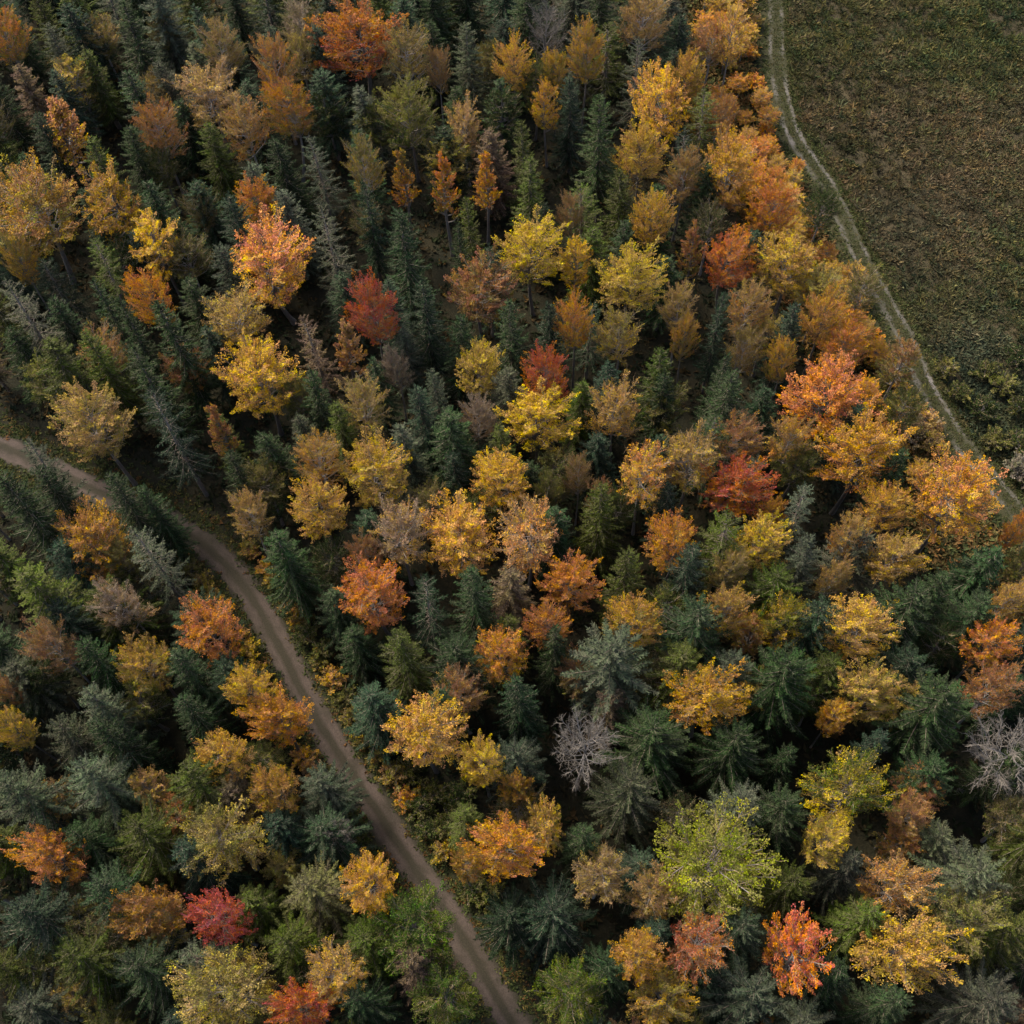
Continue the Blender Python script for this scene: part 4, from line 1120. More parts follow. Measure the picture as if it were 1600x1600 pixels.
W2,23.88,44.29,15.3,3.31,3.31,9,kolive,kolive|broad olive green conifer in front and right of the bright red crown
F2,-30.44,86.61,14.8,3.06,3.06,134,kgrey,kgrey|full grey green conifer left of the peach and yellow tree
F3,23.98,9.88,16.2,2.90,2.90,129,kgreen,kgreen|full dark green conifer right of the flame red tree
F0,31.31,3.63,17.3,2.56,2.56,83,kblue,kblue|full bluish green conifer in front and right of the large honey double crown
F1,44.58,14.72,14.9,2.87,2.87,204,kblue,kblue|full bluish green conifer in front and right of the bare purple grey tree
F2,-58.60,79.84,14.8,2.52,2.52,358,kbrown,kbrown|full brownish conifer in front and left of the broad ochre tree
F3,-47.46,24.73,13.6,2.95,2.95,356,kolive,kolive|full olive green conifer left of the ragged orange tree
F0,-56.87,129.73,14.4,2.99,2.99,129,kolive,kolive|first full olive green conifer behind the rusty bare stemmed tree
F1,-4.50,73.86,16.7,2.62,2.62,126,kgreen,kgreen|full dark green conifer in front and left of the copper and green tree
N3,5.32,91.91,13.2,2.43,2.43,11,kgreen,kgreen|narrow dark green conifer behind the large bright yellow tree
N0,-19.43,137.84,12.6,3.56,3.56,139,kblue,kblue|narrow bluish green conifer behind the wide fiery crown
W3,14.27,3.27,16.7,2.83,2.83,166,kgrey,kgrey|broad grey green conifer in front of the orange purple twigged tree
N1,-10.76,75.57,13.1,2.31,2.31,127,kgrey,kgrey|narrow grey green conifer in front and right of the rosy red tree
V2,-23.51,6.79,15.5,2.51,2.51,316,kbrown,kbrown|thin brownish conifer in front of the very large olive tan dome
N2,-62.49,91.23,14.3,2.40,2.40,62,kgreen,kgreen|narrow dark green conifer left of the broad ochre tree
F2,-23.61,93.38,14.9,3.33,3.33,207,kgrey,kgrey|full grey green conifer behind the peach and yellow tree
W0,5.86,11.14,16.1,2.53,2.53,168,kgreen,kgreen|broad dark green conifer left of the amber ball crown
F3,2.27,135.20,15.9,3.51,3.51,48,kblue,kblue|full bluish green conifer behind and left of the grey leafless tree
F0,0.03,68.06,15.6,3.03,3.03,52,kgrey,kgrey|full grey green conifer right of the neat round yellow tree
N3,23.62,120.37,13.6,3.36,3.36,7,kblue,kblue|second narrow bluish green conifer behind the big golden tree
N0,13.98,135.04,13.7,3.44,3.44,294,kgrey,kgrey|narrow grey green conifer behind and right of the grey leafless tree
F1,2.15,58.20,13.0,3.09,3.09,69,kgreen,kgreen|full dark green conifer in front of the bright lemon tree
F2,41.09,5.85,15.1,3.01,3.01,251,kbrown,kbrown|full brownish conifer right of the large honey double crown
F3,-28.44,8.36,15.6,2.43,2.43,93,kblue,kblue|full bluish green conifer in front and left of the very large olive tan dome
F0,-56.85,57.72,13.9,2.40,2.40,29,kblue,kblue|second full bluish green conifer left of the bronze gold tree
W1,-51.82,27.80,13.5,3.50,3.50,185,kgrey,kgrey|broad grey green conifer in front and left of the yellow olive edge tree
W2,52.08,39.08,14.9,2.96,2.96,150,kgreen,kgreen|broad dark green conifer right of the amber orange flat tree
V0,-28.25,131.02,13.1,3.48,3.48,125,kblue,kblue|thin bluish green conifer behind and left of the wide fiery crown
N1,7.54,67.44,13.2,2.36,2.36,106,kolive,kolive|narrow olive green conifer behind and left of the brown tan dome
N2,-4.34,110.83,12.9,2.88,2.88,104,kgreen,kgreen|narrow dark green conifer behind and right of the dull green leafy tree
F1,10.49,13.78,14.2,2.63,2.63,138,kblue,kblue|full bluish green conifer behind and left of the orange purple twigged tree
W3,-6.89,6.56,16.9,2.27,2.27,139,kgreen,kgreen|broad dark green conifer in front of the fresh green track tree
F2,11.15,129.47,13.5,3.97,3.97,70,kgrey,kgrey|full grey green conifer behind and right of the grey leafless tree
W0,-27.13,38.70,13.5,2.77,2.77,166,kblue,kblue|broad bluish green conifer in front of the salmon orange track tree
F3,-33.72,96.97,13.8,3.60,3.60,273,kblue,kblue|full bluish green conifer in front and right of the small burnt orange tree
N3,-38.88,95.50,15.5,3.25,3.25,129,kgreen,kgreen|narrow dark green conifer in front of the small burnt orange tree
V1,-20.41,100.49,15.9,2.65,2.65,145,kgrey,kgrey|thin grey green conifer left of the dull green leafy tree
N0,-13.93,71.73,13.3,2.22,2.22,310,kgreen,kgreen|narrow dark green conifer in front and right of the brown cone shaped tree
F0,-36.49,7.25,14.6,3.05,3.05,292,kolive,kolive|full olive green conifer left of the very large olive tan dome
F1,-6.42,127.94,14.2,3.93,3.93,132,kgreen,kgreen|full dark green conifer behind and right of the wide fiery crown
N1,-63.57,132.39,16.6,2.93,2.93,115,kgrey,kgrey|narrow grey green conifer behind and left of the rusty bare stemmed tree
F2,-29.38,136.59,16.6,3.66,3.66,239,kolive,kolive|full olive green conifer behind and left of the wide fiery crown
F3,-59.37,93.94,16.8,3.49,3.49,67,kblue,kblue|full bluish green conifer left of the broad ochre tree
F0,-54.83,102.92,13.6,2.75,2.75,92,kgreen,kgreen|full dark green conifer in front and left of the rusty bare stemmed tree
V2,42.81,10.36,14.2,2.43,2.43,263,kgreen,kgreen|thin dark green conifer right of the large honey double crown
W1,-1.24,29.20,14.1,2.99,2.99,204,kgrey,kgrey|broad grey green conifer left of the bare star shaped tree
W2,-13.91,14.70,14.2,3.13,3.13,228,kolive,kolive|broad olive green conifer in front of the yellow tree by the track
N2,-15.61,110.53,13.6,3.12,3.12,188,kgrey,kgrey|narrow grey green conifer in front of the wide fiery crown
N3,-40.44,137.16,15.6,2.92,2.92,84,kblue,kblue|second narrow bluish green conifer behind the thinning tan tree
F1,-53.66,108.31,14.3,3.02,3.02,280,kblue,kblue|full bluish green conifer behind and left of the rusty bare stemmed tree
F2,-46.60,137.09,15.4,4.00,4.00,62,kgreen,kgreen|full dark green conifer behind and left of the thinning tan tree
F3,-5.43,132.85,14.7,3.20,3.20,15,kolive,kolive|full olive green conifer behind and right of the wide fiery crown
N0,-53.07,116.53,12.9,3.03,3.03,324,kblue,kblue|first narrow bluish green conifer behind the rusty bare stemmed tree
F0,5.06,125.97,14.2,3.94,3.94,352,kgreen,kgreen|first full dark green conifer behind and left of the grey leafless tree
F1,-53.00,77.66,13.2,3.32,3.32,335,kgreen,kgreen|full dark green conifer behind and left of the tan tree above the track
N1,-59.28,103.00,16.7,3.06,3.06,326,kolive,kolive|narrow olive green conifer left of the rusty bare stemmed tree
F2,-42.98,51.58,14.6,3.78,3.78,287,kblue,kblue|first full bluish green conifer left of the bronze gold tree
F3,-5.56,104.09,12.7,3.57,3.57,262,kgreen,kgreen|full dark green conifer in front and right of the dull green leafy tree
W3,10.09,3.37,16.0,2.51,2.51,55,kgreen,kgreen|broad dark green conifer in front of the amber ball crown
F0,-62.04,111.51,14.4,3.29,3.29,100,kolive,kolive|full olive green conifer left of the rusty bare stemmed tree
F1,-47.38,97.99,12.6,2.66,2.66,63,kblue,kblue|full bluish green conifer behind and right of the broad ochre tree
W0,-30.44,44.79,13.9,3.43,3.43,272,kblue,kblue|broad bluish green conifer behind and left of the salmon orange track tree
W1,34.74,20.07,14.2,2.48,2.48,234,kgrey,kgrey|broad grey green conifer in front and left of the bare purple grey tree
N2,-51.24,52.21,14.1,2.67,2.67,220,kolive,kolive|narrow olive green conifer left of the bronze gold tree
V0,-54.63,50.21,13.6,3.05,3.05,133,kgrey,kgrey|thin grey green conifer left of the bronze gold tree
W2,-43.76,13.86,16.2,2.36,2.36,85,kolive,kolive|broad olive green conifer in front and left of the ragged orange tree
N3,-36.48,120.23,12.7,2.97,2.97,192,kgrey,kgrey|narrow grey green conifer behind the thinning tan tree
F2,28.32,84.73,14.5,3.27,3.27,285,kblue,kblue|full bluish green conifer behind and right of the fox red round crown
F3,-28.79,91.53,16.8,3.26,3.26,207,kblue,kblue|full bluish green conifer behind and left of the peach and yellow tree
W3,16.62,13.67,16.3,2.87,2.87,226,kblue,kblue|broad bluish green conifer behind and right of the orange purple twigged tree
F0,-30.45,39.10,17.1,2.77,2.77,1,kgreen,kgreen|full dark green conifer in front and left of the salmon orange track tree
W0,19.05,35.43,16.3,2.67,2.67,63,kgrey,kgrey|broad grey green conifer behind and right of the wide amber orange crown
F1,-53.28,132.30,16.2,3.62,3.62,306,kolive,kolive|second full olive green conifer behind the rusty bare stemmed tree
N0,18.13,83.19,12.9,3.00,3.00,1,kgreen,kgreen|narrow dark green conifer behind and right of the broad pale yellow crown
N1,-20.86,64.79,13.7,2.39,2.39,139,kgrey,kgrey|narrow grey green conifer in front and right of the large golden tree
F2,-63.31,99.57,16.9,2.60,2.60,4,kblue,kblue|full bluish green conifer behind and left of the broad ochre tree
W1,-12.45,4.44,16.3,2.62,2.62,119,kgreen,kgreen|broad dark green conifer in front and right of the red bottom edge tree
N2,22.17,113.85,14.2,2.58,2.58,238,kblue,kblue|first narrow bluish green conifer behind the big golden tree
W2,-5.29,38.22,16.0,3.59,3.59,155,kgreen,kgreen|broad dark green conifer behind and right of the broad honey coloured crown
N3,-56.37,90.57,12.6,2.77,2.77,15,kblue,kblue|narrow bluish green conifer in front and left of the broad ochre tree
V1,9.98,92.96,14.1,3.23,3.23,202,kolive,kolive|thin olive green conifer behind and right of the large bright yellow tree
V2,-69.09,139.51,15.5,3.27,3.27,329,kgreen,kgreen|thin dark green conifer behind and left of the rusty bare stemmed tree
W3,-46.25,39.80,13.1,3.36,3.36,199,kgrey,kgrey|broad grey green conifer behind the yellow olive edge tree
W0,47.94,32.25,14.5,2.92,2.92,208,kblue,kblue|broad bluish green conifer in front and right of the amber orange flat tree
N0,-25.65,135.73,16.6,3.33,3.33,47,kgrey,kgrey|narrow grey green conifer behind and left of the wide fiery crown
F3,-5.53,24.13,13.8,2.56,2.56,79,kolive,kolive|full olive green conifer behind and left of the flat wide amber crown
W1,36.67,2.42,14.9,2.34,2.34,1,kgrey,kgrey|second broad grey green conifer in front and right of the large honey double crown
N1,-37.74,111.28,12.5,3.23,3.23,323,kgreen,kgreen|narrow dark green conifer behind and right of the small burnt orange tree
F0,-41.97,128.60,15.7,3.83,3.83,223,kgrey,kgrey|second full grey green conifer behind and left of the thinning tan tree
V0,24.23,57.08,13.6,3.12,3.12,271,kgrey,kgrey|thin grey green conifer behind and right of the bright red crown
F1,9.16,61.20,13.2,3.03,3.03,202,kblue,kblue|full bluish green conifer in front and left of the brown tan dome
W2,14.45,36.70,14.7,3.46,3.46,131,kolive,kolive|broad olive green conifer behind and left of the wide amber orange crown
F2,-2.61,117.56,16.0,3.02,3.02,68,kgrey,kgrey|full grey green conifer left of the grey leafless tree
V1,-48.46,132.16,14.2,3.06,3.06,325,kgrey,kgrey|thin grey green conifer behind and left of the thinning tan tree
N2,6.45,129.65,17.0,3.52,3.52,294,kblue,kblue|narrow bluish green conifer behind the grey leafless tree
F3,10.16,86.70,14.4,3.45,3.45,267,kolive,kolive|full olive green conifer right of the large bright yellow tree
N3,-33.15,133.54,13.3,2.81,2.81,45,kgreen,kgreen|narrow dark green conifer behind the thinning tan tree
N0,-37.73,132.76,14.1,3.66,3.66,204,kolive,kolive|narrow olive green conifer behind the thinning tan tree
W3,21.17,6.60,14.3,2.84,2.84,125,kgrey,kgrey|first broad grey green conifer in front of the flame red tree
N1,-48.62,81.66,13.1,2.73,2.73,338,kgreen,kgreen|narrow dark green conifer in front of the broad ochre tree
W0,34.98,35.79,14.5,3.49,3.49,18,kblue,kblue|broad bluish green conifer in front and right of the large straw tan crown
F0,24.14,94.82,13.8,2.87,2.87,178,kgreen,kgreen|full dark green conifer left of the twin stemmed gold tree
V2,-50.52,87.53,12.8,3.28,3.28,152,kblue,kblue|thin bluish green conifer in front of the broad ochre tree
F1,-50.58,141.00,14.9,3.22,3.22,242,kblue,kblue|full bluish green conifer behind and left of the thinning tan tree
F2,-27.63,97.54,15.7,3.42,3.42,165,kgrey,kgrey|full grey green conifer in front and right of the thinning tan tree
F3,-64.99,123.36,13.4,2.89,2.89,43,kgrey,kgrey|full grey green conifer behind and left of the rusty bare stemmed tree
F0,-61.09,116.21,14.8,3.08,3.08,222,kgreen,kgreen|full dark green conifer behind and left of the rusty bare stemmed tree
W1,-39.11,46.63,13.7,3.68,3.68,126,kolive,kolive|broad olive green conifer behind and left of the half dead grey tan tree
F1,27.85,14.13,15.3,3.26,3.26,211,kolive,kolive|full olive green conifer behind and left of the large honey double crown
W2,43.65,19.79,15.8,3.19,3.19,103,kolive,kolive|broad olive green conifer in front and right of the bare purple grey tree
F2,-21.83,24.15,13.3,3.39,3.39,73,kblue,kblue|full bluish green conifer right of the large greyish olive crown
W3,27.10,39.89,17.3,3.21,3.21,85,kblue,kblue|broad bluish green conifer behind and left of the large straw tan crown
F3,-5.23,59.11,13.8,2.63,2.63,127,kblue,kblue|full bluish green conifer behind the tall golden crown
V0,14.67,118.53,14.0,3.74,3.74,88,kolive,kolive|thin olive green conifer right of the grey leafless tree
F0,-68.80,132.42,14.7,3.97,3.97,131,kolive,kolive|full olive green conifer behind and left of the rusty bare stemmed tree
N2,22.99,124.87,16.0,2.92,2.92,154,kgrey,kgrey|narrow grey green conifer behind the big golden tree
F1,-0.50,45.81,15.9,3.29,3.29,211,kbrown,kbrown|full brownish conifer in front and right of the tall golden crown
F2,9.53,19.24,13.1,3.23,3.23,213,kblue,kblue|full bluish green conifer right of the dusty brown twiggy dome
W0,42.32,40.38,15.0,3.09,3.09,282,kgreen,kgreen|broad dark green conifer behind the amber orange flat tree
F3,-33.53,81.76,14.7,3.24,3.24,196,kgreen,kgreen|full dark green conifer in front and right of the bright yellow upright tree
W1,-49.86,36.77,13.7,3.40,3.40,235,kgreen,kgreen|broad dark green conifer behind and left of the yellow olive edge tree
F0,-23.68,17.91,15.0,3.21,3.21,18,kolive,kolive|full olive green conifer behind and right of the crimson tree
F1,-16.74,64.86,15.6,2.53,2.53,175,kolive,kolive|full olive green conifer left of the white stemmed straw tree
N3,-13.87,129.20,15.4,2.84,2.84,162,kolive,kolive|narrow olive green conifer behind the wide fiery crown
W2,-50.05,19.42,14.3,2.50,2.50,260,kolive,kolive|broad olive green conifer left of the ragged orange tree
N0,19.30,127.83,13.0,3.51,3.51,60,kgreen,kgreen|second narrow dark green conifer behind and right of the grey leafless tree
F2,-17.51,83.45,13.1,3.07,3.07,27,kblue,kblue|full bluish green conifer behind and left of the rosy red tree
N1,-43.79,122.71,17.0,3.33,3.33,226,kgreen,kgreen|narrow dark green conifer behind and left of the thinning tan tree
N2,-0.86,61.37,14.9,2.11,2.11,246,kolive,kolive|narrow olive green conifer left of the bright lemon tree
F3,44.11,32.79,14.1,2.76,2.76,347,kgreen,kgreen|full dark green conifer in front and right of the amber orange flat tree
F0,-24.69,100.32,16.3,3.55,3.55,224,kgreen,kgreen|full dark green conifer in front and right of the thinning tan tree
N3,30.18,73.81,16.2,2.46,2.46,334,kblue,kblue|narrow bluish green conifer in front and right of the fox red round crown
W3,4.28,6.18,15.9,2.54,2.54,245,kblue,kblue|broad bluish green conifer in front and right of the fresh green bottom edge tree
F1,4.71,21.81,16.5,2.49,2.49,252,kgreen,kgreen|full dark green conifer behind the dusty brown twiggy dome
N0,14.15,93.43,15.7,2.75,2.75,306,kolive,kolive|narrow olive green conifer in front and left of the big golden tree
F2,-49.21,42.88,15.5,3.55,3.55,10,kgreen,kgreen|full dark green conifer behind the yellow olive edge tree
V1,-56.24,62.59,12.7,2.47,2.47,30,kgrey,kgrey|thin grey green conifer left of the tan tree above the track
W0,27.84,35.63,14.6,2.93,2.93,348,kolive,kolive|broad olive green conifer in front and left of the large straw tan crown
N1,-10.34,126.12,14.0,3.67,3.67,295,kblue,kblue|first narrow bluish green conifer behind and right of the wide fiery crown
N2,-32.03,77.06,12.5,3.04,3.04,186,kblue,kblue|narrow bluish green conifer behind and left of the large golden tree
F3,47.23,37.34,16.6,3.50,3.50,169,kblue,kblue|full bluish green conifer right of the amber orange flat tree
F0,-45.87,101.24,16.4,3.27,3.27,144,kolive,kolive|full olive green conifer in front and right of the rusty bare stemmed tree
N3,-20.57,129.04,12.7,3.35,3.35,67,kblue,kblue|narrow bluish green conifer behind and left of the wide fiery crown
F1,-1.11,41.02,15.1,2.70,2.70,231,kolive,kolive|full olive green conifer in front and left of the deep orange tree
N0,-58.63,138.41,12.8,3.31,3.31,349,kblue,kblue|third narrow bluish green conifer behind the rusty bare stemmed tree
N1,18.54,93.07,13.7,2.79,2.79,275,kgreen,kgreen|narrow dark green conifer left of the twin stemmed gold tree
N2,0.90,110.77,13.3,3.21,3.21,128,kgreen,kgreen|narrow dark green conifer behind and left of the slim golden tree
N3,-40.58,91.03,12.7,2.85,2.85,239,kblue,kblue|narrow bluish green conifer behind and left of the bright yellow upright tree
N0,26.22,64.85,14.4,2.95,2.95,65,kblue,kblue|narrow bluish green conifer left of the large salmon orange crown
W1,-53.94,43.19,14.1,3.38,3.38,310,kblue,kblue|broad bluish green conifer behind and left of the yellow olive edge tree
F2,-33.08,105.02,14.6,3.35,3.35,283,kolive,kolive|full olive green conifer in front of the thinning tan tree
F3,-53.85,122.33,15.0,2.89,2.89,83,kgrey,kgrey|full grey green conifer behind the rusty bare stemmed tree
V2,-43.86,87.18,16.3,2.72,2.72,293,kolive,kolive|thin olive green conifer in front and right of the broad ochre tree
F0,-2.12,132.53,12.9,3.70,3.70,333,kgreen,kgreen|second full dark green conifer behind and left of the grey leafless tree
F1,-13.95,34.92,13.8,3.62,3.62,28,kblue,kblue|full bluish green conifer behind and left of the broad honey coloured crown
N1,3.96,52.19,13.9,3.03,3.03,263,kgreen,kgreen|narrow dark green conifer behind the deep orange tree
N2,-26.30,119.63,15.7,3.02,3.02,38,kgrey,kgrey|narrow grey green conifer left of the wide fiery crown
N3,14.41,124.83,15.9,3.26,3.26,249,kgreen,kgreen|first narrow dark green conifer behind and right of the grey leafless tree
N0,-24.09,128.33,14.2,3.67,3.67,164,kolive,kolive|narrow olive green conifer behind and left of the wide fiery crown
F2,13.77,10.17,14.5,2.41,2.41,212,kblue,kblue|full bluish green conifer in front and right of the orange purple twigged tree
F3,-28.50,21.70,16.8,3.20,3.20,176,kblue,kblue|full bluish green conifer left of the large greyish olive crown
W2,35.23,25.98,14.2,2.89,2.89,139,kgreen,kgreen|broad dark green conifer left of the bare purple grey tree
N1,10.75,67.46,16.2,2.79,2.79,225,kblue,kblue|narrow bluish green conifer behind the brown tan dome
N2,-67.73,125.44,15.6,3.23,3.23,232,kblue,kblue|narrow bluish green conifer behind and left of the rusty bare stemmed tree
N3,-9.11,131.39,16.5,3.61,3.61,36,kblue,kblue|second narrow bluish green conifer behind and right of the wide fiery crown
N0,-60.53,128.35,14.1,2.82,2.82,242,kgreen,kgreen|narrow dark green conifer behind and left of the rusty bare stemmed tree
F0,8.21,33.97,13.6,2.74,2.74,44,kbrown,kbrown|full brownish conifer behind and right of the bare star shaped tree
F1,-62.78,141.33,13.1,4.17,4.17,75,kblue,kblue|full bluish green conifer behind the rusty bare stemmed tree
N1,-52.20,126.93,14.6,3.61,3.61,72,kblue,kblue|second narrow bluish green conifer behind the rusty bare stemmed tree
F2,-27.33,59.87,15.7,2.38,2.38,8,kgreen,kgreen|second full dark green conifer in front of the large golden tree
W3,16.04,40.57,17.0,3.63,3.63,270,kgreen,kgreen|broad dark green conifer in front of the vivid orange round tree
V0,21.57,98.30,16.0,2.83,2.83,26,kblue,kblue|thin bluish green conifer in front and right of the big golden tree
F3,26.85,18.30,15.6,2.60,2.60,289,kgrey,kgrey|full grey green conifer in front of the green and yellow broad tree
F0,-39.49,115.21,14.8,3.16,3.16,194,kgrey,kgrey|first full grey green conifer behind and left of the thinning tan tree
N2,-49.43,120.30,13.2,3.16,3.16,48,kolive,kolive|narrow olive green conifer behind the rusty bare stemmed tree
F1,-42.64,105.60,14.4,3.05,3.05,230,kgreen,kgreen|full dark green conifer left of the small burnt orange tree
W0,46.51,24.13,16.7,2.70,2.70,0,kgrey,kgrey|broad grey green conifer right of the bare purple grey tree
N3,-35.78,123.67,15.8,2.80,2.80,70,kblue,kblue|first narrow bluish green conifer behind the thinning tan tree
W1,-42.80,44.45,15.3,3.24,3.24,278,kblue,kblue|broad bluish green conifer left of the half dead grey tan tree
V1,-28.22,13.79,15.0,2.73,2.73,164,kgrey,kgrey|thin grey green conifer in front and left of the crimson tree
V2,24.87,103.77,17.0,3.21,3.21,334,kolive,kolive|thin olive green conifer right of the big golden tree
F2,28.15,7.22,17.2,2.64,2.64,277,kgreen,kgreen|full dark green conifer in front of the large honey double crown
N0,-10.95,62.18,15.0,2.65,2.65,13,kgrey,kgrey|narrow grey green conifer in front and right of the white stemmed straw tree
N1,44.67,45.57,14.5,3.34,3.34,174,kgreen,kgreen|narrow dark green conifer in front and right of the orange tree overhanging the path
W2,-50.54,32.13,13.5,2.79,2.79,353,kgreen,kgreen|broad dark green conifer left of the yellow olive edge tree
F3,34.98,61.83,15.1,2.94,2.94,350,kblue,kblue|full bluish green conifer right of the large salmon orange crown
W3,-41.02,10.42,13.7,3.07,3.07,198,kgrey,kgrey|broad grey green conifer in front of the ragged orange tree
W0,-17.92,6.11,16.1,2.33,2.33,25,kolive,kolive|broad olive green conifer in front of the red bottom edge tree
W1,40.90,1.17,15.9,2.35,2.35,59,kgrey,kgrey|third broad grey green conifer in front and right of the large honey double crown
F0,37.57,55.62,16.7,2.72,2.72,75,kgreen,kgreen|full dark green conifer right of the broad golden orange crown
F1,-20.94,120.48,14.4,3.16,3.16,271,kblue,kblue|full bluish green conifer left of the wide fiery crown
F2,-7.57,33.70,17.1,2.57,2.57,339,kgreen,kgreen|full dark green conifer behind the broad honey coloured crown
F3,-14.22,52.73,14.0,3.15,3.15,152,kblue,kblue|full bluish green conifer left of the silvery half bare tree
N2,13.84,87.63,14.3,2.67,2.67,104,kgreen,kgreen|narrow dark green conifer behind the broad pale yellow crown
N3,4.96,75.23,16.3,2.49,2.49,83,kblue,kblue|narrow bluish green conifer behind and left of the compact orange tree
F0,9.53,108.41,15.3,2.84,2.84,202,kblue,kblue|full bluish green conifer behind and right of the slim golden tree
N0,15.31,53.99,15.1,2.21,2.21,327,kblue,kblue|narrow bluish green conifer behind the vivid orange round tree
F1,-32.57,122.77,13.6,3.19,3.19,184,kblue,kblue|full bluish green conifer behind the thinning tan tree
N1,-11.86,78.25,16.8,2.66,2.66,127,kblue,kblue|narrow bluish green conifer behind and right of the rosy red tree
F2,-20.11,113.26,13.8,3.62,3.62,127,kblue,kblue|full bluish green conifer in front and left of the wide fiery crown
N2,-15.35,102.25,14.8,2.84,2.84,273,kgreen,kgreen|narrow dark green conifer in front and left of the dull green leafy tree
F3,-9.81,11.78,17.4,3.10,3.10,108,kbrown,kbrown|full brownish conifer in front of the fresh green track tree
W2,-28.31,4.08,16.6,2.72,2.72,106,kgreen,kgreen|broad dark green conifer in front and left of the very large olive tan dome
W3,21.94,2.11,16.8,2.41,2.41,93,kgrey,kgrey|second broad grey green conifer in front of the flame red tree
F0,-14.20,136.59,14.2,2.97,2.97,354,kolive,kolive|full olive green conifer behind the wide fiery crown
V0,9.35,76.75,14.2,2.53,2.53,271,kblue,kblue|thin bluish green conifer behind and right of the compact orange tree
W0,-38.87,24.18,14.4,2.61,2.61,104,kgreen,kgreen|broad dark green conifer behind and right of the ragged orange tree
V1,17.81,113.29,16.5,2.76,2.76,121,kgrey,kgrey|thin grey green conifer behind the big golden tree
V2,20.56,60.20,16.8,3.08,3.08,278,kgreen,kgreen|thin dark green conifer behind the bright red crown
V0,19.46,132.88,14.5,3.61,3.61,73,kolive,kolive|thin olive green conifer behind and right of the grey leafless tree
F1,-29.12,112.21,14.1,3.50,3.50,324,kblue,kblue|full bluish green conifer right of the thinning tan tree
W1,-41.27,33.56,14.8,2.77,2.77,106,kgrey,kgrey|broad grey green conifer right of the yellow olive edge tree
F2,-43.91,70.83,15.0,2.74,2.74,122,kolive,kolive|first full olive green conifer behind the tan tree above the track
W2,38.05,11.98,16.4,2.81,2.81,115,kolive,kolive|broad olive green conifer right of the large honey double crown
V1,11.30,119.49,13.0,2.99,2.99,213,kgrey,kgrey|thin grey green conifer right of the grey leafless tree
V2,-1.16,83.50,16.0,3.12,3.12,18,kblue,kblue|thin bluish green conifer behind the copper and green tree
V0,33.70,48.08,13.0,3.80,3.80,121,kgrey,kgrey|thin grey green conifer in front of the broad golden orange crown
N3,-57.71,117.65,13.1,3.02,3.02,226,kbrown,kbrown|narrow brownish conifer behind and left of the rusty bare stemmed tree
N0,-55.31,141.43,14.1,3.42,3.42,339,kgreen,kgreen|narrow dark green conifer behind the rusty bare stemmed tree
W3,-40.12,4.66,15.1,2.97,2.97,79,kbrown,kbrown|broad brownish conifer in front of the ragged orange tree
F3,-56.39,83.71,16.1,2.57,2.57,122,kolive,kolive|full olive green conifer in front and left of the broad ochre tree
F0,-22.22,133.65,15.8,3.48,3.48,245,kgreen,kgreen|full dark green conifer behind and left of the wide fiery crown
W0,-25.84,27.12,13.6,3.07,3.07,136,kbrown,kbrown|broad brownish conifer in front of the pale gold tree
F1,2.02,121.62,13.3,3.95,3.95,220,kblue,kblue|full bluish green conifer left of the grey leafless tree
F2,15.06,58.55,16.8,2.47,2.47,214,kblue,kblue|full bluish green conifer in front and right of the brown tan dome
N1,-7.09,121.48,13.2,2.81,2.81,111,kgreen,kgreen|narrow dark green conifer right of the wide fiery crown
V1,20.15,49.20,17.3,3.67,3.67,86,kolive,kolive|thin olive green conifer in front of the bright red crown
U0,35.13,121.18,2.3,1.53,1.53,178,orange,tan|orange and tan forest edge shrub behind the twin stemmed gold tree
U1,35.22,117.09,2.0,1.34,1.34,26,tan,orange|tan and orange forest edge shrub behind and right of the twin stemmed gold tree
U2,35.24,112.55,2.1,1.40,1.40,164,orange,gold|orange and golden forest edge shrub behind and right of the twin stemmed gold tree
U0,35.41,108.66,2.1,1.39,1.39,46,orange,tan|orange and tan forest edge shrub behind and right of the twin stemmed gold tree
U1,35.66,104.86,2.2,1.45,1.45,243,gold,tan|golden and tan forest edge shrub right of the twin stemmed gold tree
U2,36.30,102.17,2.2,1.44,1.44,2,tan,orange|tan and orange forest edge shrub right of the twin stemmed gold tree
U0,36.92,98.49,2.3,1.50,1.50,108,gold,tan|golden and tan shrub in front and right of the twin stemmed gold tree
U1,37.61,95.39,2.2,1.49,1.49,345,orange,tan|orange and tan forest edge shrub right of the fox red round crown
U2,37.83,91.89,2.1,1.39,1.39,131,tan,gold|tan and golden forest edge shrub right of the fox red round crown
U0,39.11,89.36,2.3,1.54,1.54,25,tan,olive|tan and olive forest edge shrub right of the fox red round crown
U1,40.97,88.56,2.6,1.76,1.76,158,gold,tan|golden and tan forest edge shrub right of the fox red round crown
U2,41.84,84.88,2.3,1.51,1.51,245,tan,orange|tan and orange forest edge shrub behind the large salmon orange crown
U0,41.85,81.16,2.4,1.57,1.57,102,tan,gold|second tan and golden shrub behind and right of the large salmon orange crown
U1,42.68,78.83,2.4,1.63,1.63,314,orange,tan|orange and tan forest edge shrub behind and right of the large salmon orange crown
U2,43.24,75.48,2.6,1.76,1.76,156,tan,gold|first tan and golden shrub behind and right of the large salmon orange crown
U0,44.36,72.95,2.4,1.60,1.60,205,tan,orange|tan and orange forest edge shrub behind and right of the broad golden orange crown
U1,44.68,70.17,2.5,1.66,1.66,278,gold,tan|golden and tan forest edge shrub behind and right of the broad golden orange crown
U2,45.83,69.42,2.2,1.44,1.44,218,tan,brown|first tan and brown shrub behind and right of the broad golden orange crown
U0,42.62,69.62,2.5,1.65,1.65,303,olive,green|first olive and green shrub behind and right of the broad golden orange crown
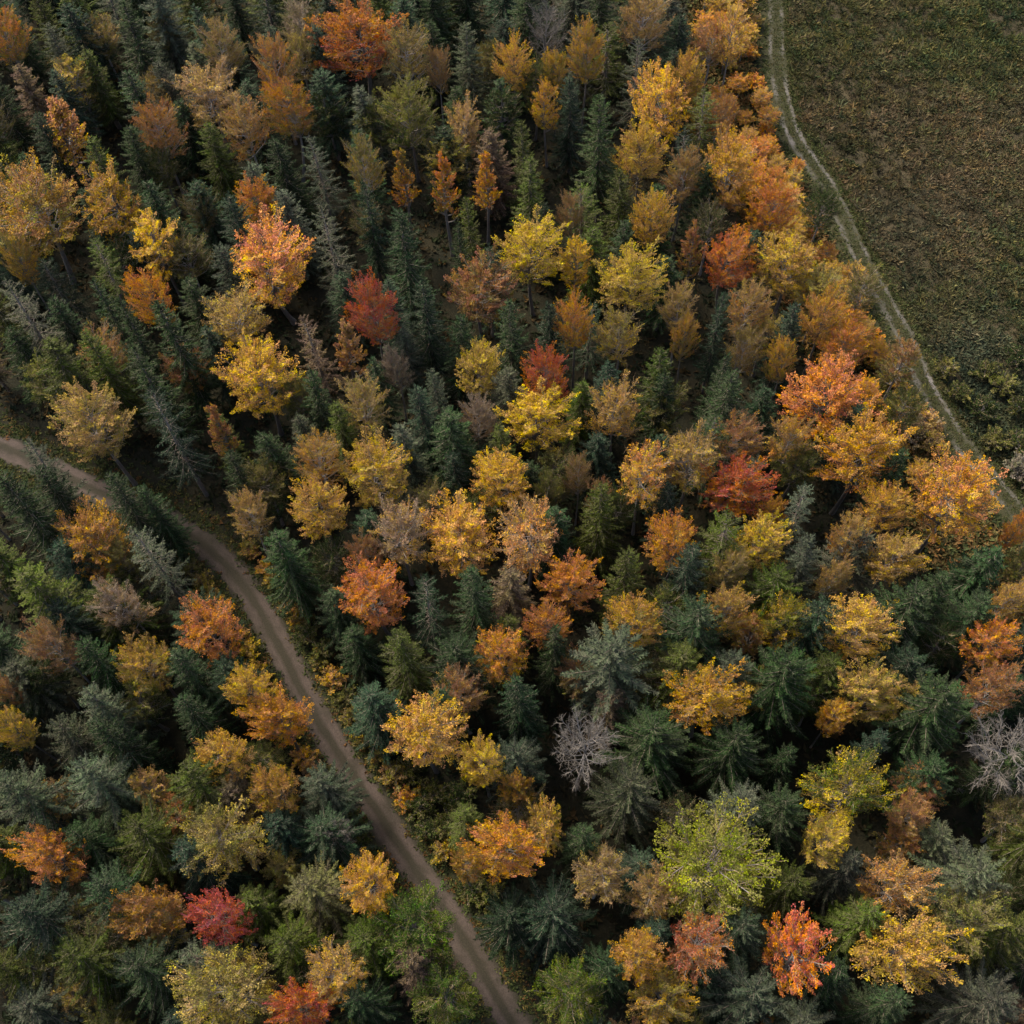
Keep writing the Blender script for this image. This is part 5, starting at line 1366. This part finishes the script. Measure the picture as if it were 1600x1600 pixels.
U1,42.12,72.66,2.4,1.60,1.60,164,olive,green|olive and green forest edge shrub right of the large salmon orange crown
U2,44.88,66.54,2.9,1.92,1.92,268,brown,pale|brown and greyish forest edge shrub right of the broad golden orange crown
U0,46.74,65.18,2.5,1.70,1.70,27,brown,tan|brown and tan shrub behind and left of the orange tree overhanging the path
U1,47.48,66.67,2.1,1.43,1.43,177,brown,pale|brown and greyish forest edge shrub behind the orange tree overhanging the path
U2,46.63,68.10,2.3,1.50,1.50,80,tan,brown|second tan and brown shrub behind and right of the broad golden orange crown
U0,34.92,132.14,2.0,1.31,1.31,92,tan,orange|tan and orange forest edge shrub behind and right of the big golden tree
U1,35.28,127.16,2.1,1.38,1.38,73,orange,tan|orange and tan forest edge shrub behind and right of the big golden tree
U2,37.10,133.24,1.6,1.05,1.05,267,tan,olive|tan and olive forest edge shrub behind and right of the big golden tree
U0,55.30,61.55,2.6,1.75,1.75,106,pale,green|greyish and green shrub behind and right of the orange tree overhanging the path
U1,53.63,64.96,2.3,1.56,1.56,211,olive,green|first olive and green shrub behind and right of the orange tree overhanging the path
U2,56.17,64.61,2.3,1.56,1.56,169,green,olive|first green and olive shrub behind and right of the orange tree overhanging the path
U0,55.90,59.72,2.1,1.39,1.39,199,pale,green|greyish and green forest edge shrub right of the orange tree overhanging the path
U1,51.36,71.25,2.4,1.59,1.59,52,green,olive|first green and olive forest edge shrub behind the orange tree overhanging the path
U2,53.28,68.96,2.6,1.72,1.72,315,green,green|green forest edge shrub behind the orange tree overhanging the path
U0,56.21,72.22,2.5,1.67,1.67,84,olive,green|second olive and green shrub behind and right of the orange tree overhanging the path
U1,57.63,69.12,2.5,1.65,1.65,102,green,olive|second green and olive shrub behind and right of the orange tree overhanging the path
U2,50.41,74.83,2.2,1.46,1.46,46,olive,green|second olive and green shrub behind and right of the broad golden orange crown
U0,54.81,74.05,2.4,1.61,1.61,261,green,olive|second green and olive forest edge shrub behind the orange tree overhanging the path
U1,58.84,75.56,2.4,1.62,1.62,246,green,green|green forest edge shrub behind and right of the orange tree overhanging the path
U2,-25.46,52.77,2.0,1.35,1.35,354,olive,gold|olive and golden track verge shrub behind and right of the salmon orange track tree
U0,-23.62,49.29,1.8,1.20,1.20,254,rust,olive|rust and olive track verge shrub right of the salmon orange track tree
U1,-22.93,47.97,1.7,1.13,1.13,347,olive,gold|olive and golden track verge shrub right of the salmon orange track tree
U2,-21.84,46.40,2.2,1.45,1.45,299,green,olive|second green and olive shrub in front and left of the orange rust broad tree
U0,-20.39,44.05,2.2,1.44,1.44,139,green,olive|first green and olive shrub in front and left of the orange rust broad tree
U1,-20.51,43.35,1.8,1.17,1.17,229,olive,gold|olive and golden shrub in front and right of the salmon orange track tree
U2,-19.02,41.07,2.2,1.49,1.49,164,gold,olive|golden and olive shrub in front and left of the orange rust broad tree
U0,-17.67,39.12,2.2,1.48,1.48,108,green,olive|green and olive track verge shrub behind and left of the broad honey coloured crown
U1,-17.06,37.27,2.0,1.34,1.34,138,olive,rust|olive and rust track verge shrub left of the broad honey coloured crown
U2,-15.41,37.66,2.3,1.54,1.54,21,green,olive|green and olive track verge shrub left of the broad honey coloured crown
U0,-15.61,35.10,2.1,1.39,1.39,81,olive,gold|olive and golden track verge shrub left of the broad honey coloured crown
U1,-14.29,33.12,2.2,1.44,1.44,354,olive,brown|olive and brown shrub in front and left of the broad honey coloured crown
U2,-12.80,30.98,2.3,1.56,1.56,185,olive,rust|olive and rust shrub in front and left of the broad honey coloured crown
U0,-11.28,31.28,2.3,1.56,1.56,188,green,olive|first green and olive track verge shrub in front of the broad honey coloured crown
U1,-11.49,28.79,2.1,1.42,1.42,148,orange,olive|orange and olive track verge shrub in front of the broad honey coloured crown
U2,-10.38,27.81,2.4,1.60,1.60,133,green,olive|third green and olive track verge shrub in front of the broad honey coloured crown
U0,-8.82,28.96,2.6,1.73,1.73,42,green,olive|second green and olive track verge shrub in front of the broad honey coloured crown
U1,-9.38,25.61,2.3,1.52,1.52,101,green,olive|second green and olive shrub behind and right of the yellow tree by the track
U2,-7.65,25.84,2.5,1.65,1.65,92,green,olive|green and olive track verge shrub left of the flat wide amber crown
U0,-8.18,23.56,2.0,1.33,1.33,306,olive,gold|olive and golden track verge shrub left of the flat wide amber crown
U1,-6.35,28.83,2.5,1.67,1.67,128,green,olive|green and olive track verge shrub behind and left of the flat wide amber crown
U2,-5.39,19.82,2.2,1.49,1.49,241,green,olive|green and olive shrub in front and left of the flat wide amber crown
U0,-3.93,19.17,2.2,1.48,1.48,119,olive,green|olive and green track verge shrub in front of the flat wide amber crown
U1,-3.40,16.53,2.2,1.47,1.47,21,green,olive|green and olive track verge shrub right of the fresh green track tree
U2,-28.81,46.29,2.0,1.33,1.33,225,gold,olive|golden and olive track verge shrub right of the salmon orange track tree
U0,-27.95,44.55,2.2,1.45,1.45,127,yellow,olive|yellow and olive track verge shrub right of the salmon orange track tree
U1,-26.80,42.33,2.2,1.44,1.44,90,gold,olive|golden and olive shrub in front and right of the salmon orange track tree
U2,-25.40,39.85,1.9,1.29,1.29,115,olive,gold|olive and golden track verge shrub behind and right of the pale gold tree
U0,-24.53,38.17,2.0,1.35,1.35,87,gold,olive|golden and olive track verge shrub behind and right of the pale gold tree
U1,-23.24,35.73,2.1,1.40,1.40,121,yellow,olive|yellow and olive track verge shrub right of the pale gold tree
U2,-21.82,33.32,2.1,1.39,1.39,17,gold,olive|golden and olive track verge shrub right of the pale gold tree
U0,-33.08,52.71,2.0,1.36,1.36,306,olive,tan|olive and tan track verge shrub behind the salmon orange track tree
U1,-31.87,50.95,2.2,1.48,1.48,238,tan,olive|tan and olive track verge shrub behind the salmon orange track tree
U2,-34.47,54.12,2.0,1.37,1.37,139,olive,green|olive and green track verge shrub behind the salmon orange track tree
U0,-28.21,56.03,1.5,1.02,1.02,217,rust,tan|rust and tan track verge shrub behind the salmon orange track tree
U1,-20.72,31.63,2.1,1.38,1.38,45,brown,pale|brown and greyish track verge shrub behind the broken bare tree
U2,-18.36,27.91,2.1,1.42,1.42,215,brown,olive|brown and olive track verge shrub behind the broken bare tree
U0,-16.19,24.47,2.0,1.34,1.34,335,green,olive|green and olive track verge shrub in front and right of the broken bare tree
U1,-14.34,21.79,2.0,1.32,1.32,143,green,olive|first green and olive shrub behind and right of the yellow tree by the track
U2,-28.49,56.57,1.7,1.17,1.17,114,olive,gold|olive and golden track verge shrub behind the salmon orange track tree
U0,-26.57,54.03,1.7,1.15,1.15,353,gold,olive|golden and olive track verge shrub behind and right of the salmon orange track tree
U1,32.23,124.96,1.9,1.29,1.29,24,tan,gold|tan and golden forest edge shrub behind and right of the big golden tree
U2,32.61,121.36,2.0,1.36,1.36,197,orange,olive|orange and olive forest edge shrub right of the big golden tree
U0,32.26,107.79,2.7,1.79,1.79,11,tan,olive|tan and olive forest edge shrub behind and right of the twin stemmed gold tree
U1,32.49,102.43,2.4,1.60,1.60,106,orange,tan|orange and tan shrub in front and right of the twin stemmed gold tree
"""

rnd = random.Random(5)
for row in ROWS.strip().splitlines():
    spec, label = row.split('|')
    shape, x, y, H, rx, ry, rot, c1, c2 = spec.split(',')
    x, y, H, rx, ry, rot = float(x), float(y), float(H), float(rx), float(ry), float(rot)
    trunk_me, crown_me, r_, h_ = PROTO[shape]
    kind = shape[0]
    if kind in KSHAPES:
        name, cat, group = 'conifer', 'conifer', 'conifers of the mixed forest'
    elif kind == 'U':
        name, cat, group = 'shrub', 'shrub', 'shrubs along the track and the forest edge'
    elif kind == 'B':
        name, cat, group = 'dead_tree', 'dead tree', 'leafless trees'
    else:
        name, cat, group = 'broadleaf_tree', 'tree', 'autumn trees of the mixed forest'
    root = link(name, None)
    root.location = (x, y, 0.0)
    root.rotation_euler = (R(rnd.uniform(-1.5, 1.5)), R(rnd.uniform(-1.5, 1.5)), R(rot))
    root.scale = (rx / r_, ry / r_, H / h_)
    root['label'] = label
    root['category'] = cat
    root['group'] = group
    trunk = link('trunk', trunk_me, root)
    if kind in KSHAPES:
        b = 0.24 if kind == 'V' or c1 in ('kgrey', 'kbrown') else 0.13
        tc = (b, b * 0.86, b * 0.74)
    elif kind in 'SB' or c1 == 'pale':
        b = rnd.uniform(0.26, 0.38) if kind == 'S' else rnd.uniform(0.17, 0.21)
        tc = (b, b * 0.92, b * 0.86)
    else:
        b = rnd.uniform(0.12, 0.24)
        tc = (b, b * 0.88, b * 0.77)
    trunk.color = tc + (1.0,)
    crown = link('crown', crown_me, root)
    a = np.array(PAL[c1]); s2 = np.array(PAL[c2])
    if kind in KSHAPES:
        s2 = a * np.array([1.5, 1.35, 1.0])
    k = rnd.uniform(0.72, 1.30) if kind in KSHAPES else rnd.uniform(0.86, 1.14)
    jit = np.array([rnd.uniform(0.93, 1.07), rnd.uniform(0.93, 1.07), rnd.uniform(0.9, 1.1)])
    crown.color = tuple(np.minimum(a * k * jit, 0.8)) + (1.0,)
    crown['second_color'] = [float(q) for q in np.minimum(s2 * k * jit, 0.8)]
